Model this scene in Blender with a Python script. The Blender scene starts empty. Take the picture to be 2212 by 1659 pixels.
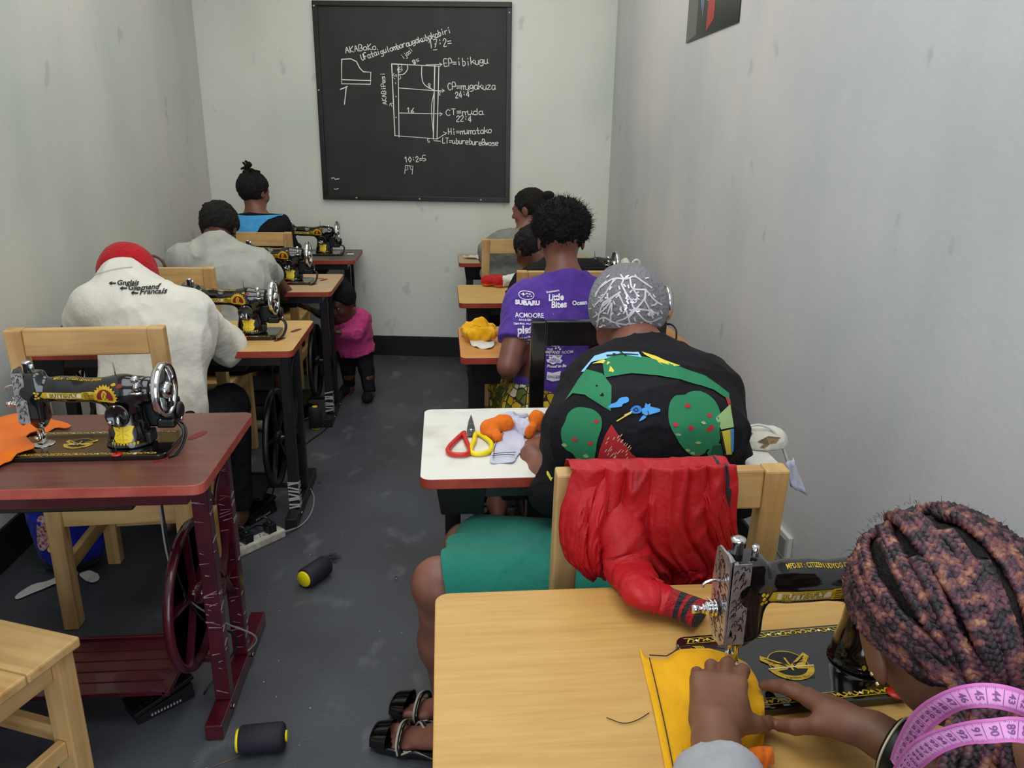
import bpy, bmesh, math, random
import numpy as np
from mathutils import Vector, Matrix, noise as mnoise
from mathutils.bvhtree import BVHTree
random.seed(7)
PI = math.pi
scene = bpy.context.scene
COL = scene.collection

# ------------------------------------------------------------------ camera
F_PX, CAM_H = 1661.0, 1.5
_V = np.array([-76.0, 5270.5]); _Dx = -151.0
_down = np.array([_V[0], _V[1], F_PX]); _down /= np.linalg.norm(_down)
_fw = np.array([_Dx, -(F_PX**2+_V[0]*_Dx)/_V[1], F_PX]); _fw /= np.linalg.norm(_fw)
_rt = np.cross(_down, _fw)
RC = np.array([_rt, _fw, -_down])           # camera axes (right, down, forward) -> world
def P(px, py, y):                            # point of the photograph at world depth y
    d = RC @ np.array([px-1106.0, py-829.5, F_PX]); t = y/d[1]
    return Vector((d[0]*t, d[1]*t, CAM_H+d[2]*t))
def PZ(px, py, z):
    d = RC @ np.array([px-1106.0, py-829.5, F_PX]); t = (z-CAM_H)/d[2]
    return Vector((d[0]*t, d[1]*t, z))
def PX(px, py, x):
    d = RC @ np.array([px-1106.0, py-829.5, F_PX]); t = x/d[0]
    return Vector((x, d[1]*t, CAM_H+d[2]*t))
cam_d = bpy.data.cameras.new('camera'); cam = bpy.data.objects.new('camera', cam_d); COL.objects.link(cam)
cam_d.sensor_width = 36.0; cam_d.lens = F_PX/2212*36; cam_d.clip_start = .02; cam_d.clip_end = 60
M = Matrix.Identity(4)
for i in range(3):
    M[i][0] = RC[i][0]; M[i][1] = -RC[i][1]; M[i][2] = -RC[i][2]
M[2][3] = CAM_H
cam.matrix_world = M
scene.camera = cam

# ------------------------------------------------------------------ light and exposure
vs = scene.view_settings
vs.view_transform = 'Standard'; vs.look = 'None'; vs.gamma = 1; vs.use_curve_mapping = False
vs.exposure = 0.24
w = bpy.data.worlds.new('world'); scene.world = w; w.use_nodes = True
bgn = w.node_tree.nodes['Background']; bgn.inputs[0].default_value = (.75, .86, 1, 1); bgn.inputs[1].default_value = 1.0
def area(name, loc, rot, sx, sy, power, col):
    l = bpy.data.lights.new(name, 'AREA'); l.shape = 'RECTANGLE'; l.size = sx; l.size_y = sy
    l.energy = power; l.color = col
    o = bpy.data.objects.new(name, l); o.location = loc; o.rotation_euler = rot; COL.objects.link(o); return o
area('doorway_daylight', (.0, -1.75, 1.35), (math.radians(90), 0, 0), 2.0, 2.3, 30, (.86, .90, 1.0))
area('ceiling_fill_near', (-.2, .9, 3.05), (0, 0, 0), 1.9, 2.4, 36, (.93, .97, 1.0))  # added soft fill under the closed ceiling, no real opening there
area('ceiling_fill_far', (-.2, 3.7, 3.05), (0, 0, 0), 1.9, 2.0, 24, (.97, .98, .93))  # second added ceiling fill, brightens the far half of the room

# ------------------------------------------------------------------ materials
def lin(h):
    h = h.lstrip('#'); o = []
    for i in (0, 2, 4):
        c = int(h[i:i+2], 16)/255; o.append(c/12.92 if c <= .04045 else ((c+.055)/1.055)**2.4)
    return (*o, 1)
MATS = {}
def mat(name, col, rough=.6, metal=0, spec=.5, col2=None, nscale=8, stretch=(1,1,1), bump=0, bscale=60, bdist=.002, coat=0, sheen=0, lo=.35, hi=.65, detail=4, sub=0):
    if name in MATS: return MATS[name]
    m = bpy.data.materials.new(name); m.use_nodes = True; nt = m.node_tree; N = nt.nodes; L = nt.links
    b = N['Principled BSDF']; MATS[name] = m
    b.inputs['Base Color'].default_value = lin(col); b.inputs['Roughness'].default_value = rough
    b.inputs['Metallic'].default_value = metal; b.inputs['Specular IOR Level'].default_value = spec
    b.inputs['Coat Weight'].default_value = coat; b.inputs['Sheen Weight'].default_value = sheen
    tc = N.new('ShaderNodeTexCoord')
    if col2:
        mp = N.new('ShaderNodeMapping'); mp.inputs['Scale'].default_value = stretch; L.new(tc.outputs['Object'], mp.inputs[0])
        nz = N.new('ShaderNodeTexNoise'); nz.inputs['Scale'].default_value = nscale; nz.inputs['Detail'].default_value = detail
        L.new(mp.outputs[0], nz.inputs[0])
        r = N.new('ShaderNodeValToRGB'); r.color_ramp.elements[0].position = lo; r.color_ramp.elements[1].position = hi
        r.color_ramp.elements[0].color = lin(col); r.color_ramp.elements[1].color = lin(col2)
        L.new(nz.outputs[0], r.inputs[0]); L.new(r.outputs[0], b.inputs['Base Color'])
    if bump:
        n2 = N.new('ShaderNodeTexNoise'); n2.inputs['Scale'].default_value = bscale; n2.inputs['Detail'].default_value = 3
        L.new(tc.outputs['Object'], n2.inputs[0])
        bp = N.new('ShaderNodeBump'); bp.inputs['Strength'].default_value = bump; bp.inputs['Distance'].default_value = bdist
        L.new(n2.outputs[0], bp.inputs['Height']); L.new(bp.outputs[0], b.inputs['Normal'])
    return m
def wood(name, c1, c2, axis, rough=.55, scale=1.0):
    if name in MATS: return MATS[name]
    m = bpy.data.materials.new(name); m.use_nodes = True; nt = m.node_tree; N = nt.nodes; L = nt.links
    b = N['Principled BSDF']; MATS[name] = m; b.inputs['Roughness'].default_value = rough
    tc = N.new('ShaderNodeTexCoord'); oi = N.new('ShaderNodeObjectInfo')
    ad = N.new('ShaderNodeVectorMath'); ad.operation = 'ADD'
    mp = N.new('ShaderNodeMapping'); st = [14*scale]*3; st['xyz'.index(axis)] = .9*scale; mp.inputs['Scale'].default_value = st
    L.new(tc.outputs['Object'], ad.inputs[0])
    cmb = N.new('ShaderNodeMath'); cmb.operation = 'MULTIPLY'; cmb.inputs[1].default_value = 7
    L.new(oi.outputs['Random'], cmb.inputs[0]); L.new(cmb.outputs[0], ad.inputs[1]); L.new(ad.outputs[0], mp.inputs[0])
    nz = N.new('ShaderNodeTexNoise'); nz.inputs['Scale'].default_value = 2.2; nz.inputs['Detail'].default_value = 6; nz.inputs['Distortion'].default_value = .6
    L.new(mp.outputs[0], nz.inputs[0])
    n2 = N.new('ShaderNodeTexNoise'); n2.inputs['Scale'].default_value = 9; n2.inputs['Detail'].default_value = 2; L.new(ad.outputs[0], n2.inputs[0])
    mx = N.new('ShaderNodeMix'); mx.inputs[0].default_value = .3; L.new(nz.outputs[0], mx.inputs[2]); L.new(n2.outputs[0], mx.inputs[3])
    r = N.new('ShaderNodeValToRGB'); e = r.color_ramp.elements; e[0].position = .3; e[1].position = .62; e[0].color = lin(c2); e[1].color = lin(c1)
    L.new(mx.outputs[0], r.inputs[0]); L.new(r.outputs[0], b.inputs['Base Color'])
    bp = N.new('ShaderNodeBump'); bp.inputs['Strength'].default_value = .25; bp.inputs['Distance'].default_value = .001
    L.new(nz.outputs[0], bp.inputs['Height']); L.new(bp.outputs[0], b.inputs['Normal'])
    return m
def plaster(name, base, dark, light):
    m = bpy.data.materials.new(name); m.use_nodes = True; nt = m.node_tree; N = nt.nodes; L = nt.links
    b = N['Principled BSDF']; b.inputs['Roughness'].default_value = .8; b.inputs['Specular IOR Level'].default_value = .25
    tc = N.new('ShaderNodeTexCoord')
    def nz(scale, st=(1,1,1), det=5):
        mp = N.new('ShaderNodeMapping'); mp.inputs['Scale'].default_value = st; L.new(tc.outputs['Object'], mp.inputs[0])
        n = N.new('ShaderNodeTexNoise'); n.inputs['Scale'].default_value = scale; n.inputs['Detail'].default_value = det; L.new(mp.outputs[0], n.inputs[0]); return n
    a = nz(1.1); s = nz(2.0, (1.5, 1.5, .3)); f = nz(45)
    r = N.new('ShaderNodeValToRGB'); e = r.color_ramp.elements; e[0].position = .33; e[0].color = lin(dark); e[1].position = .62; e[1].color = lin(light)
    x = e.new(.48); x.color = lin(base)
    mx = N.new('ShaderNodeMix'); mx.inputs[0].default_value = .35; L.new(a.outputs[0], mx.inputs[2]); L.new(s.outputs[0], mx.inputs[3])
    L.new(mx.outputs[0], r.inputs[0])
    # scuffs and chips of their own
    sp = nz(9, (1, 1, .6), 8); sr = N.new('ShaderNodeValToRGB'); sr.color_ramp.elements[0].position = .67; sr.color_ramp.elements[1].position = .72
    sr.color_ramp.elements[0].color = (0,0,0,1); sr.color_ramp.elements[1].color = (.28,.28,.28,1)
    L.new(sp.outputs[0], sr.inputs[0])
    m2 = N.new('ShaderNodeMix'); m2.data_type = 'RGBA'; L.new(sr.outputs[0], m2.inputs[0]); L.new(r.outputs[0], m2.inputs[6]); m2.inputs[7].default_value = lin('#8f8d84')
    L.new(m2.outputs[2], b.inputs['Base Color'])
    h = N.new('ShaderNodeMix'); h.inputs[0].default_value = .25; L.new(s.outputs[0], h.inputs[2]); L.new(f.outputs[0], h.inputs[3])
    bp = N.new('ShaderNodeBump'); bp.inputs['Strength'].default_value = .3; bp.inputs['Distance'].default_value = .012
    L.new(h.outputs[0], bp.inputs['Height']); L.new(bp.outputs[0], b.inputs['Normal'])
    return m
def cell_mat(name, colors, scale, rough=.7, metal=0):
    """fabric printed with irregular patches of several colours"""
    m = bpy.data.materials.new(name); m.use_nodes = True; nt = m.node_tree; N = nt.nodes; L = nt.links
    b = N['Principled BSDF']; b.inputs['Roughness'].default_value = rough
    tc = N.new('ShaderNodeTexCoord'); v = N.new('ShaderNodeTexVoronoi'); v.inputs['Scale'].default_value = scale; L.new(tc.outputs['Object'], v.inputs['Vector'])
    sep = N.new('ShaderNodeSeparateColor'); L.new(v.outputs['Color'], sep.inputs[0])
    r = N.new('ShaderNodeValToRGB'); r.color_ramp.interpolation = 'CONSTANT'; e = r.color_ramp.elements
    for i, c in enumerate(colors):
        if i < 2: e[i].position = i/len(colors); e[i].color = lin(c)
        else: q = e.new(i/len(colors)); q.color = lin(c)
    L.new(sep.outputs[0], r.inputs[0])
    v2 = N.new('ShaderNodeTexVoronoi'); v2.feature = 'DISTANCE_TO_EDGE'; v2.inputs['Scale'].default_value = scale; L.new(tc.outputs['Object'], v2.inputs['Vector'])
    r2 = N.new('ShaderNodeValToRGB'); r2.color_ramp.elements[0].position = .04; r2.color_ramp.elements[1].position = .07; L.new(v2.outputs[0], r2.inputs[0])
    mx = N.new('ShaderNodeMix'); mx.data_type = 'RGBA'; L.new(r2.outputs[0], mx.inputs[0]); mx.inputs[6].default_value = lin('#1a1408'); L.new(r.outputs[0], mx.inputs[7])
    L.new(mx.outputs[2], b.inputs['Base Color']); return m

PINE = {a: wood('pine_'+a, '#d3ae74', '#ab7f48', a) for a in 'xyz'}
OAK = wood('oak_laminate', '#caa05a', '#b98d4a', 'x', .45, 3.2)
BEECH = wood('beech_laminate', '#d0aa68', '#c09656', 'x', .45, 3)
ORANGE_LAM = wood('orange_laminate', '#cf9250', '#bd7c3e', 'x', .45, 1.4)
PALE_LAM = wood('pale_laminate', '#c9ab84', '#bd9c74', 'x', .45, 1.4)
GREY_LAM = wood('grey_laminate', '#6a6258', '#59534a', 'x', .5, 1.4)
MARBLE = mat('marble_laminate', '#e9e6dc', .4, col2='#d3cfc0', nscale=9, lo=.5, hi=.7)
MAHOG = wood('mahogany_laminate', '#70443a', '#5e342b', 'x', .34, 1.3)
EDGE_RED = mat('red_edge', '#a8402c', .5, col2='#8e3020', nscale=20)
EDGE_PINK = mat('worn_red_edge', '#b5564a', .5, col2='#a04236', nscale=14)
BLACK_EN = mat('black_enamel', '#0a0a0b', .12, spec=.6, coat=.5)
BLACK_PAINT = mat('black_paint', '#121113', .38, col2='#1d1a1b', nscale=20)
BLACK_PL = mat('black_plastic', '#141416', .42)
MAROON = mat('maroon_paint', '#4e101f', .25, col2='#3c0b17', nscale=12, coat=.3)
CHROME = mat('chrome', '#d9dadc', .14, 1)
STEEL = mat('worn_steel', '#8f9092', .32, 1, col2='#6a6a6c', nscale=40)
GOLD = mat('gold_decal', '#d8b62c', .4, spec=.4, col2='#b8921c', nscale=90)
YELLOW = mat('yellow_decal', '#f0d020', .45)
CREAM = mat('cream_decal', '#e8e0bc', .45)
CRIMSON = mat('crimson_decal', '#7c1a16', .4)
RED_PL = mat('red_plastic', '#c82418', .35)
YEL_PL = mat('yellow_plastic', '#f2dc12', .3)
CHALK = mat('chalk', '#f4f4f0', .9)
WHITE_INK = mat('white_print', '#efeaf4', .7)
BLACK_INK = mat('black_print', '#131214', .7)
def skin(name, c1, c2, rough=.42): return mat(name, c1, rough, spec=.45, col2=c2, nscale=14, bump=.15, bscale=160, bdist=.001)
SK_MED = skin('skin_brown', '#74483a', '#875847')
SK_DARK = skin('skin_dark_brown', '#4c2d20', '#5c392a')
SK_NEAR = skin('skin_warm_brown', '#6d4833', '#7f5743', .5)
HAIR = mat('black_hair', '#0d0a0a', .75, spec=.3, col2='#1c1513', nscale=60, bump=.9, bscale=220, bdist=.006)
def cloth(name, c, c2=None, rough=.85, bs=26, b=.5, sheen=.1): return mat(name, c, rough, spec=.25, col2=c2 or c, nscale=12, bump=min(1, b*1.5), bscale=bs, bdist=.016, sheen=sheen)

# ------------------------------------------------------------------ object helpers
def lk(o): COL.objects.link(o); return o
def props(o, label=None, cat=None, group=None, kind=None):
    for k, v in (('label', label), ('category', cat), ('group', group), ('kind', kind)):
        if v: o[k] = v
    return o
def thing(name, label, cat, loc=(0,0,0), rz=0, group=None):
    o = lk(bpy.data.objects.new(name, None)); o.location = loc; o.rotation_euler = (0,0,rz); o.empty_display_size = .05
    return props(o, label, cat, group)
def dup(root, loc=None, rz=None, label=None, group=None):
    r = lk(root.copy())
    if loc is not None: r.location = loc
    if rz is not None: r.rotation_euler = (0,0,rz)
    if label: r['label'] = label
    if group: r['group'] = group
    for ch in list(root.children):
        c = lk(ch.copy()); c.parent = r
        for g in list(ch.children):
            d = lk(g.copy()); d.parent = c
    return r
def catmull(pts, n=6, closed=False):
    pts = [Vector(p) for p in pts]
    if len(pts) < 3 and not closed: return pts
    out = []; m = len(pts)
    rng = range(m) if closed else range(m-1)
    for i in rng:
        p1, p2 = pts[i], pts[(i+1) % m]
        p0 = pts[(i-1) % m] if closed or i > 0 else p1*2-p2
        p3 = pts[(i+2) % m] if closed or i+2 < m else p2*2-p1
        for j in range(n):
            t = j/n
            out.append(.5*((2*p1)+(p2-p0)*t+(2*p0-5*p1+4*p2-p3)*t*t+(3*p1-p0-3*p2+p3)*t**3))
    if not closed: out.append(pts[-1])
    return out
class MB:
    def __init__(s): s.v = []; s.f = []; s.m = []; s.s = []
    def add(s, vs_, fs, mi=0, smooth=False):
        o = len(s.v); s.v += [tuple(v) for v in vs_]
        for f in fs: s.f.append([i+o for i in f]); s.m.append(mi); s.s.append(smooth)
        return s
    def box(s, c, h, mi=0, rot=None, taper=1.0):
        """centre, half sizes; taper scales the bottom end"""
        vs_ = []
        for z in (-1, 1):
            k = taper if z < 0 else 1
            for x, y in ((-1,-1), (1,-1), (1,1), (-1,1)):
                v = Vector((x*h[0]*k, y*h[1]*k, z*h[2]))
                if rot is not None: v = rot @ v
                vs_.append(v+Vector(c))
        return s.add(vs_, [(3,2,1,0), (4,5,6,7), (0,1,5,4), (1,2,6,5), (2,3,7,6), (3,0,4,7)], mi)
    def beam(s, a, b, w, d, mi=0, up=(0,1,0), w2=None, d2=None):
        """rectangular bar from a to b; w across, d along `up`"""
        a = Vector(a); b = Vector(b); z = (b-a).normalized(); u = Vector(up); u = (u-z*u.dot(z)).normalized(); x = u.cross(z)
        vs_ = []
        for p, ww, dd in ((a, w, d), (b, w2 or w, d2 or d)):
            for i, j in ((-1,-1), (1,-1), (1,1), (-1,1)): vs_.append(p+x*i*ww/2+u*j*dd/2)
        return s.add(vs_, [(3,2,1,0), (4,5,6,7), (0,1,5,4), (1,2,6,5), (2,3,7,6), (3,0,4,7)], mi)
    def tube(s, pts, r, n=8, mi=0, closed=False, cap=True, flat=None):
        pts = [Vector(p) for p in pts]; m = len(pts); rr = r if isinstance(r, (list, tuple)) else [r]*m
        T = []
        for i in range(m):
            a = pts[(i-1) % m] if closed or i > 0 else pts[i]; b = pts[(i+1) % m] if closed or i < m-1 else pts[i]
            t = (b-a); T.append(t.normalized() if t.length > 1e-9 else Vector((0,0,1)))
        u = T[0].orthogonal().normalized(); vs_ = []; fs = []
        for i in range(m):
            u = (u-T[i]*u.dot(T[i])); u = u.normalized() if u.length > 1e-6 else T[i].orthogonal().normalized()
            v = T[i].cross(u)
            for k in range(n):
                a = 2*PI*k/n; vs_.append(pts[i]+u*math.cos(a)*rr[i]+v*math.sin(a)*rr[i])
        for i in range(m if closed else m-1):
            for k in range(n):
                a = i*n+k; b = i*n+(k+1) % n; c = ((i+1) % m)*n+(k+1) % n; d = ((i+1) % m)*n+k
                fs.append((a, b, c, d))
        s.add(vs_, fs, mi, True)
        if cap and not closed:
            o = len(s.v)-len(vs_); s.f.append([o+k for k in range(n)][::-1]); s.m.append(mi); s.s.append(False)
            s.f.append([o+(m-1)*n+k for k in range(n)]); s.m.append(mi); s.s.append(False)
        return s
    def lathe(s, prof, c=(0,0,0), axis='z', n=24, mi=0, smooth=True):
        """prof: (radius, height)"""
        vs_ = []; fs = []; c = Vector(c)
        for r, h in prof:
            for k in range(n):
                a = 2*PI*k/n; x, y = r*math.cos(a), r*math.sin(a)
                p = {'z': (x, y, h), 'x': (h, x, y), 'y': (y, h, x)}[axis] if not isinstance(axis, Matrix) else axis @ Vector((x, y, h))
                vs_.append(c+Vector(p))
        for i in range(len(prof)-1):
            for k in range(n): fs.append((i*n+k, i*n+(k+1) % n, (i+1)*n+(k+1) % n, (i+1)*n+k))
        if prof[0][0] > 1e-6: fs.append(tuple(range(n))[::-1])
        if prof[-1][0] > 1e-6: fs.append(tuple((len(prof)-1)*n+k for k in range(n)))
        return s.add(vs_, fs, mi, smooth)
    def ball(s, c, r, mi=0, n=12, sc=(1,1,1)):
        pr = [(max(1e-7, math.sin(PI*i/n)), -math.cos(PI*i/n)) for i in range(n+1)]
        o = len(s.v); s.lathe(pr, (0,0,0), 'z', n*2, mi)
        for i in range(o, len(s.v)): v = s.v[i]; s.v[i] = (c[0]+v[0]*r*sc[0], c[1]+v[1]*r*sc[1], c[2]+v[2]*r*sc[2])
        return s
    def prism(s, poly, h0, h1, mi=0, axis='z', mi_side=None):
        """flat outline (2D) given thickness along axis"""
        def q(x, y, h): return {'z': (x, y, h), 'y': (x, h, y), 'x': (h, x, y)}[axis]
        n = len(poly); vs_ = [q(x, y, h0) for x, y in poly]+[q(x, y, h1) for x, y in poly]
        o = len(s.v); s.add(vs_, [tuple(range(n))[::-1], tuple(range(n, 2*n))], mi)
        for i in range(n):
            s.f.append([o+i, o+(i+1) % n, o+n+(i+1) % n, o+n+i]); s.m.append(mi if mi_side is None else mi_side); s.s.append(False)
        return s
    def xf(s, M_, start=0):
        for i in range(start, len(s.v)): s.v[i] = tuple(M_ @ Vector(s.v[i]))
        return s
    def build(s, name, mats, parent=None, bevel=0, subsurf=0, fixn=True):
        me = bpy.data.meshes.new(name); me.from_pydata(s.v, [], s.f)
        if not isinstance(mats, (list, tuple)): mats = [mats]
        for m_ in mats: me.materials.append(m_)
        me.polygons.foreach_set('material_index', s.m); me.polygons.foreach_set('use_smooth', s.s)
        if fixn:
            bm = bmesh.new(); bm.from_mesh(me); bmesh.ops.recalc_face_normals(bm, faces=bm.faces); bm.to_mesh(me); bm.free()
        me.update()
        o = lk(bpy.data.objects.new(name, me))
        if parent: o.parent = parent
        if bevel:
            b = o.modifiers.new('bevel', 'BEVEL'); b.width = bevel; b.segments = 2; b.limit_method = 'ANGLE'; b.angle_limit = .6
        if subsurf:
            b = o.modifiers.new('sub', 'SUBSURF'); b.levels = b.render_levels = subsurf
        return o
def rrect(x0, y0, x1, y1, r, n=5):
    out = []
    for cx, cy, a0 in ((x1-r, y1-r, 0), (x0+r, y1-r, 90), (x0+r, y0+r, 180), (x1-r, y0+r, 270)):
        for i in range(n+1):
            a = math.radians(a0+90*i/n); out.append((cx+r*math.cos(a), cy+r*math.sin(a)))
    return out

# ------------------------------------------------------------------ signed-distance modelling
def _hash(ix, iy, iz, seed):
    h = (ix*374761393+iy*668265263+iz*2147483647+seed*1274126177) & 0xffffffff
    h = ((h ^ (h >> 13))*1274126177) & 0xffffffff
    return ((h ^ (h >> 16)) & 0xffff)/65535.0
def vnoise(p, scale, seed=0):
    """value noise on an (n,3) array, -1..1"""
    q = np.asarray(p)*scale; i = np.floor(q).astype(np.int64); f = q-i; f = f*f*(3-2*f); out = 0
    for dx in (0, 1):
        for dy in (0, 1):
            for dz in (0, 1):
                wgt = (f[:,0] if dx else 1-f[:,0])*(f[:,1] if dy else 1-f[:,1])*(f[:,2] if dz else 1-f[:,2])
                out = out+wgt*_hash(i[:,0]+dx, i[:,1]+dy, i[:,2]+dz, seed)
    return out*2-1
class SDF:
    def __init__(s, vox): s.ops = []; s.vox = vox
    def cone(s, a, b, ra, rb, k=.02, flat=None, op='u'):
        """round cone a->b; flat=(direction, factor) squeezes it along a direction"""
        s.ops.append((op, 'c', np.array(a, float), np.array(b, float), ra, rb, k, flat)); return s
    def ell(s, c, r, k=.02, R=None, op='u'):
        s.ops.append((op, 'e', np.array(c, float), np.array(r, float), None if R is None else np.array(R, float), None, k, None)); return s
    def box(s, c, h, rnd, k=.01, R=None, op='u'):
        s.ops.append((op, 'b', np.array(c, float), np.array(h, float), None if R is None else np.array(R, float), rnd, k, None)); return s
    def plane(s, p, n, k=.004, lim=None):
        """cut away everything on the side n points to; lim=(centre, radius) keeps the cut local"""
        s.ops.append(('x', 'p', np.array(p, float), np.array(n, float)/np.linalg.norm(n), None if lim is None else np.array(lim[0], float), None if lim is None else lim[1], k, None)); return s
    def _ext(s, o):
        if o[1] == 'c':
            r = max(o[4], o[5]); r = r*max(1, o[7][1]) if o[7] else r
            return np.minimum(o[2], o[3])-r, np.maximum(o[2], o[3])+r
        if o[1] == 'e': m = o[3] if o[4] is None else np.full(3, o[3].max()); return o[2]-m, o[2]+m
        if o[1] == 'b': m = o[3] if o[4] is None else np.full(3, np.linalg.norm(o[3])); return o[2]-m-o[5], o[2]+m+o[5]
    def mesh(s, grow=0.0):
        lo = np.full(3, 1e9); hi = -lo
        for o in s.ops:
            if o[0] == 'u': a, b = s._ext(o); lo = np.minimum(lo, a); hi = np.maximum(hi, b)
        v = s.vox; lo = lo-3*v-grow; hi = hi+3*v+grow
        n = np.ceil((hi-lo)/v).astype(int)+1
        D = np.full(n, .3, np.float32)
        ax = [lo[i]+np.arange(n[i])*v for i in range(3)]
        for o in s.ops:
            k = o[6]
            if o[1] == 'p':
                if o[4] is None: a, b = np.zeros(3, int), n
                else:
                    a = np.clip(((o[4]-o[5]-lo)/v).astype(int), 0, n); b = np.clip(((o[4]+o[5]-lo)/v).astype(int)+1, 0, n)
            else:
                e0, e1 = s._ext(o); mg = grow+k+2.5*v
                a = np.clip(np.floor((e0-mg-lo)/v).astype(int), 0, n); b = np.clip(np.ceil((e1+mg-lo)/v).astype(int)+1, 0, n)
            if (b <= a).any(): continue
            sl = tuple(slice(a[i], b[i]) for i in range(3))
            X = ax[0][sl[0]][:,None,None].astype(np.float32); Y = ax[1][sl[1]][None,:,None].astype(np.float32); Z = ax[2][sl[2]][None,None,:].astype(np.float32)
            if o[1] == 'p': d = (X-o[2][0])*o[3][0]+(Y-o[2][1])*o[3][1]+(Z-o[2][2])*o[3][2]
            elif o[1] == 'c':
                A, B, ra, rb = o[2], o[3], o[4], o[5]
                px, py, pz = X-A[0], Y-A[1], Z-A[2]
                ab = B-A; mul = 1.0
                if o[7]:
                    nrm = np.array(o[7][0], float); nrm /= np.linalg.norm(nrm); fac = o[7][1]
                    q = (px*nrm[0]+py*nrm[1]+pz*nrm[2])*(1/fac-1)
                    px, py, pz = px+q*nrm[0], py+q*nrm[1], pz+q*nrm[2]
                    ab = ab+nrm*(ab@nrm)*(1/fac-1); mul = min(1.0, fac)
                l2 = max(float(ab@ab), 1e-9)
                t = np.clip((px*ab[0]+py*ab[1]+pz*ab[2])/l2, 0, 1)
                d = (np.sqrt((px-t*ab[0])**2+(py-t*ab[1])**2+(pz-t*ab[2])**2)-(ra+(rb-ra)*t))*mul
            else:
                px, py, pz = X-o[2][0], Y-o[2][1], Z-o[2][2]
                if o[4] is not None:
                    Rm = o[4]; px, py, pz = (px*Rm[0,i]+py*Rm[1,i]+pz*Rm[2,i] for i in range(3))
                if o[1] == 'e':
                    r = o[3]; k0 = np.sqrt((px/r[0])**2+(py/r[1])**2+(pz/r[2])**2); k1 = np.sqrt((px/r[0]**2)**2+(py/r[1]**2)**2+(pz/r[2]**2)**2)
                    d = k0*(k0-1)/np.maximum(k1, 1e-6)
                    d = np.where(k0 < .3, -float(r.min())*.7, d)
                else:
                    h = o[3]-o[5]; qx, qy, qz = np.abs(px)-h[0], np.abs(py)-h[1], np.abs(pz)-h[2]
                    d = np.sqrt(np.maximum(qx,0)**2+np.maximum(qy,0)**2+np.maximum(qz,0)**2)+np.minimum(np.maximum(qx, np.maximum(qy, qz)), 0)-o[5]
            d = d-grow*(o[0] == 'u' and o[1] != 'p')
            C = D[sl]; k = max(k, 1e-5)
            if o[0] == 'u':
                h = np.clip(.5+.5*(C-d)/k, 0, 1); D[sl] = C*(1-h)+d*h-k*h*(1-h)
            else:
                dd = d if o[0] == 'x' else -d        # x: intersect with keep-side (d<0), s: subtract
                h = np.clip(.5-.5*(C-dd)/k, 0, 1); D[sl] = C*(1-h)+dd*h+k*h*(1-h)
        return biggest(*surface_nets(D, lo, v))
def surface_nets(D, lo, v):
    S = D < 0
    nx, ny, nz = D.shape
    c = S[:-1,:-1,:-1].astype(np.int8)
    for dx in (0,1):
        for dy in (0,1):
            for dz in (0,1):
                if dx+dy+dz: c = c+S[dx:nx-1+dx, dy:ny-1+dy, dz:nz-1+dz]
    act = (c > 0) & (c < 8); idx = np.full(act.shape, -1, np.int32); I = np.argwhere(act); idx[act] = np.arange(len(I))
    del c
    acc = np.zeros((len(I), 3)); cnt = np.zeros(len(I))
    cor = {}
    for q in [(a,b,e) for a in (0,1) for b in (0,1) for e in (0,1)]: cor[q] = D[I[:,0]+q[0], I[:,1]+q[1], I[:,2]+q[2]].astype(float)
    for a in cor:
        for ax_ in range(3):
            if a[ax_] == 0:
                b = list(a); b[ax_] = 1; b = tuple(b); da, db = cor[a], cor[b]; m = (da < 0) != (db < 0)
                t = np.where(m, da/np.where(m, da-db, 1), 0); p = np.zeros((len(I), 3)); p += np.array(a); p[:,ax_] += t
                acc[m] += p[m]; cnt[m] += 1
    V = (I+acc/np.maximum(cnt, 1)[:,None])*v+lo
    Q = []
    for ax_ in range(3):
        u, w_ = (ax_+1) % 3, (ax_+2) % 3
        s0 = [slice(1, -1)]*3; s0[ax_] = slice(0, -1); s1 = [slice(1, -1)]*3; s1[ax_] = slice(1, None)
        A, B = S[tuple(s0)], S[tuple(s1)]; E = np.argwhere(A != B)
        if not len(E): continue
        inside_first = A[E[:,0], E[:,1], E[:,2]]
        E = E+np.array([0 if i == ax_ else 1 for i in range(3)])
        def g(du, dw):
            q = E.copy(); q[:,u] -= du; q[:,w_] -= dw; return idx[q[:,0], q[:,1], q[:,2]]
        quad = np.stack([g(1,1), g(0,1), g(0,0), g(1,0)], 1)
        quad[~inside_first] = quad[~inside_first][:, ::-1]; Q.append(quad)
    return V, np.concatenate(Q)
def biggest(V, F):
    lab = np.arange(len(V)); a = np.concatenate([F[:,0], F[:,1], F[:,2]]); b = np.concatenate([F[:,1], F[:,2], F[:,3]])
    for _ in range(400):
        m = np.minimum(lab[a], lab[b]); new = lab.copy(); np.minimum.at(new, a, m); np.minimum.at(new, b, m); new = new[new]; new = new[new]
        if (new == lab).all(): break
        lab = new
    u, c = np.unique(lab, return_counts=True)
    if len(u) == 1: return V, F
    keep = lab == u[c.argmax()]; idx = np.cumsum(keep)-1
    return V[keep], idx[F[keep[F[:,0]]]]
def vnormals(V, F):
    n = np.cross(V[F[:,2]]-V[F[:,0]], V[F[:,3]]-V[F[:,1]]); N = np.zeros_like(V)
    for i in range(4): np.add.at(N, F[:,i], n)
    return N/np.maximum(np.linalg.norm(N, axis=1), 1e-9)[:,None]
def relax(V, F, it=2, lam=.5):
    for _ in range(it):
        S = np.zeros_like(V); c = np.zeros(len(V))
        for i in range(4):
            a, b = F[:,i], F[:,(i+1) % 4]; np.add.at(S, a, V[b]); np.add.at(S, b, V[a]); np.add.at(c, a, 1); np.add.at(c, b, 1)
        V = V+lam*(S/np.maximum(c, 1)[:,None]-V)
    return V
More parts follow.
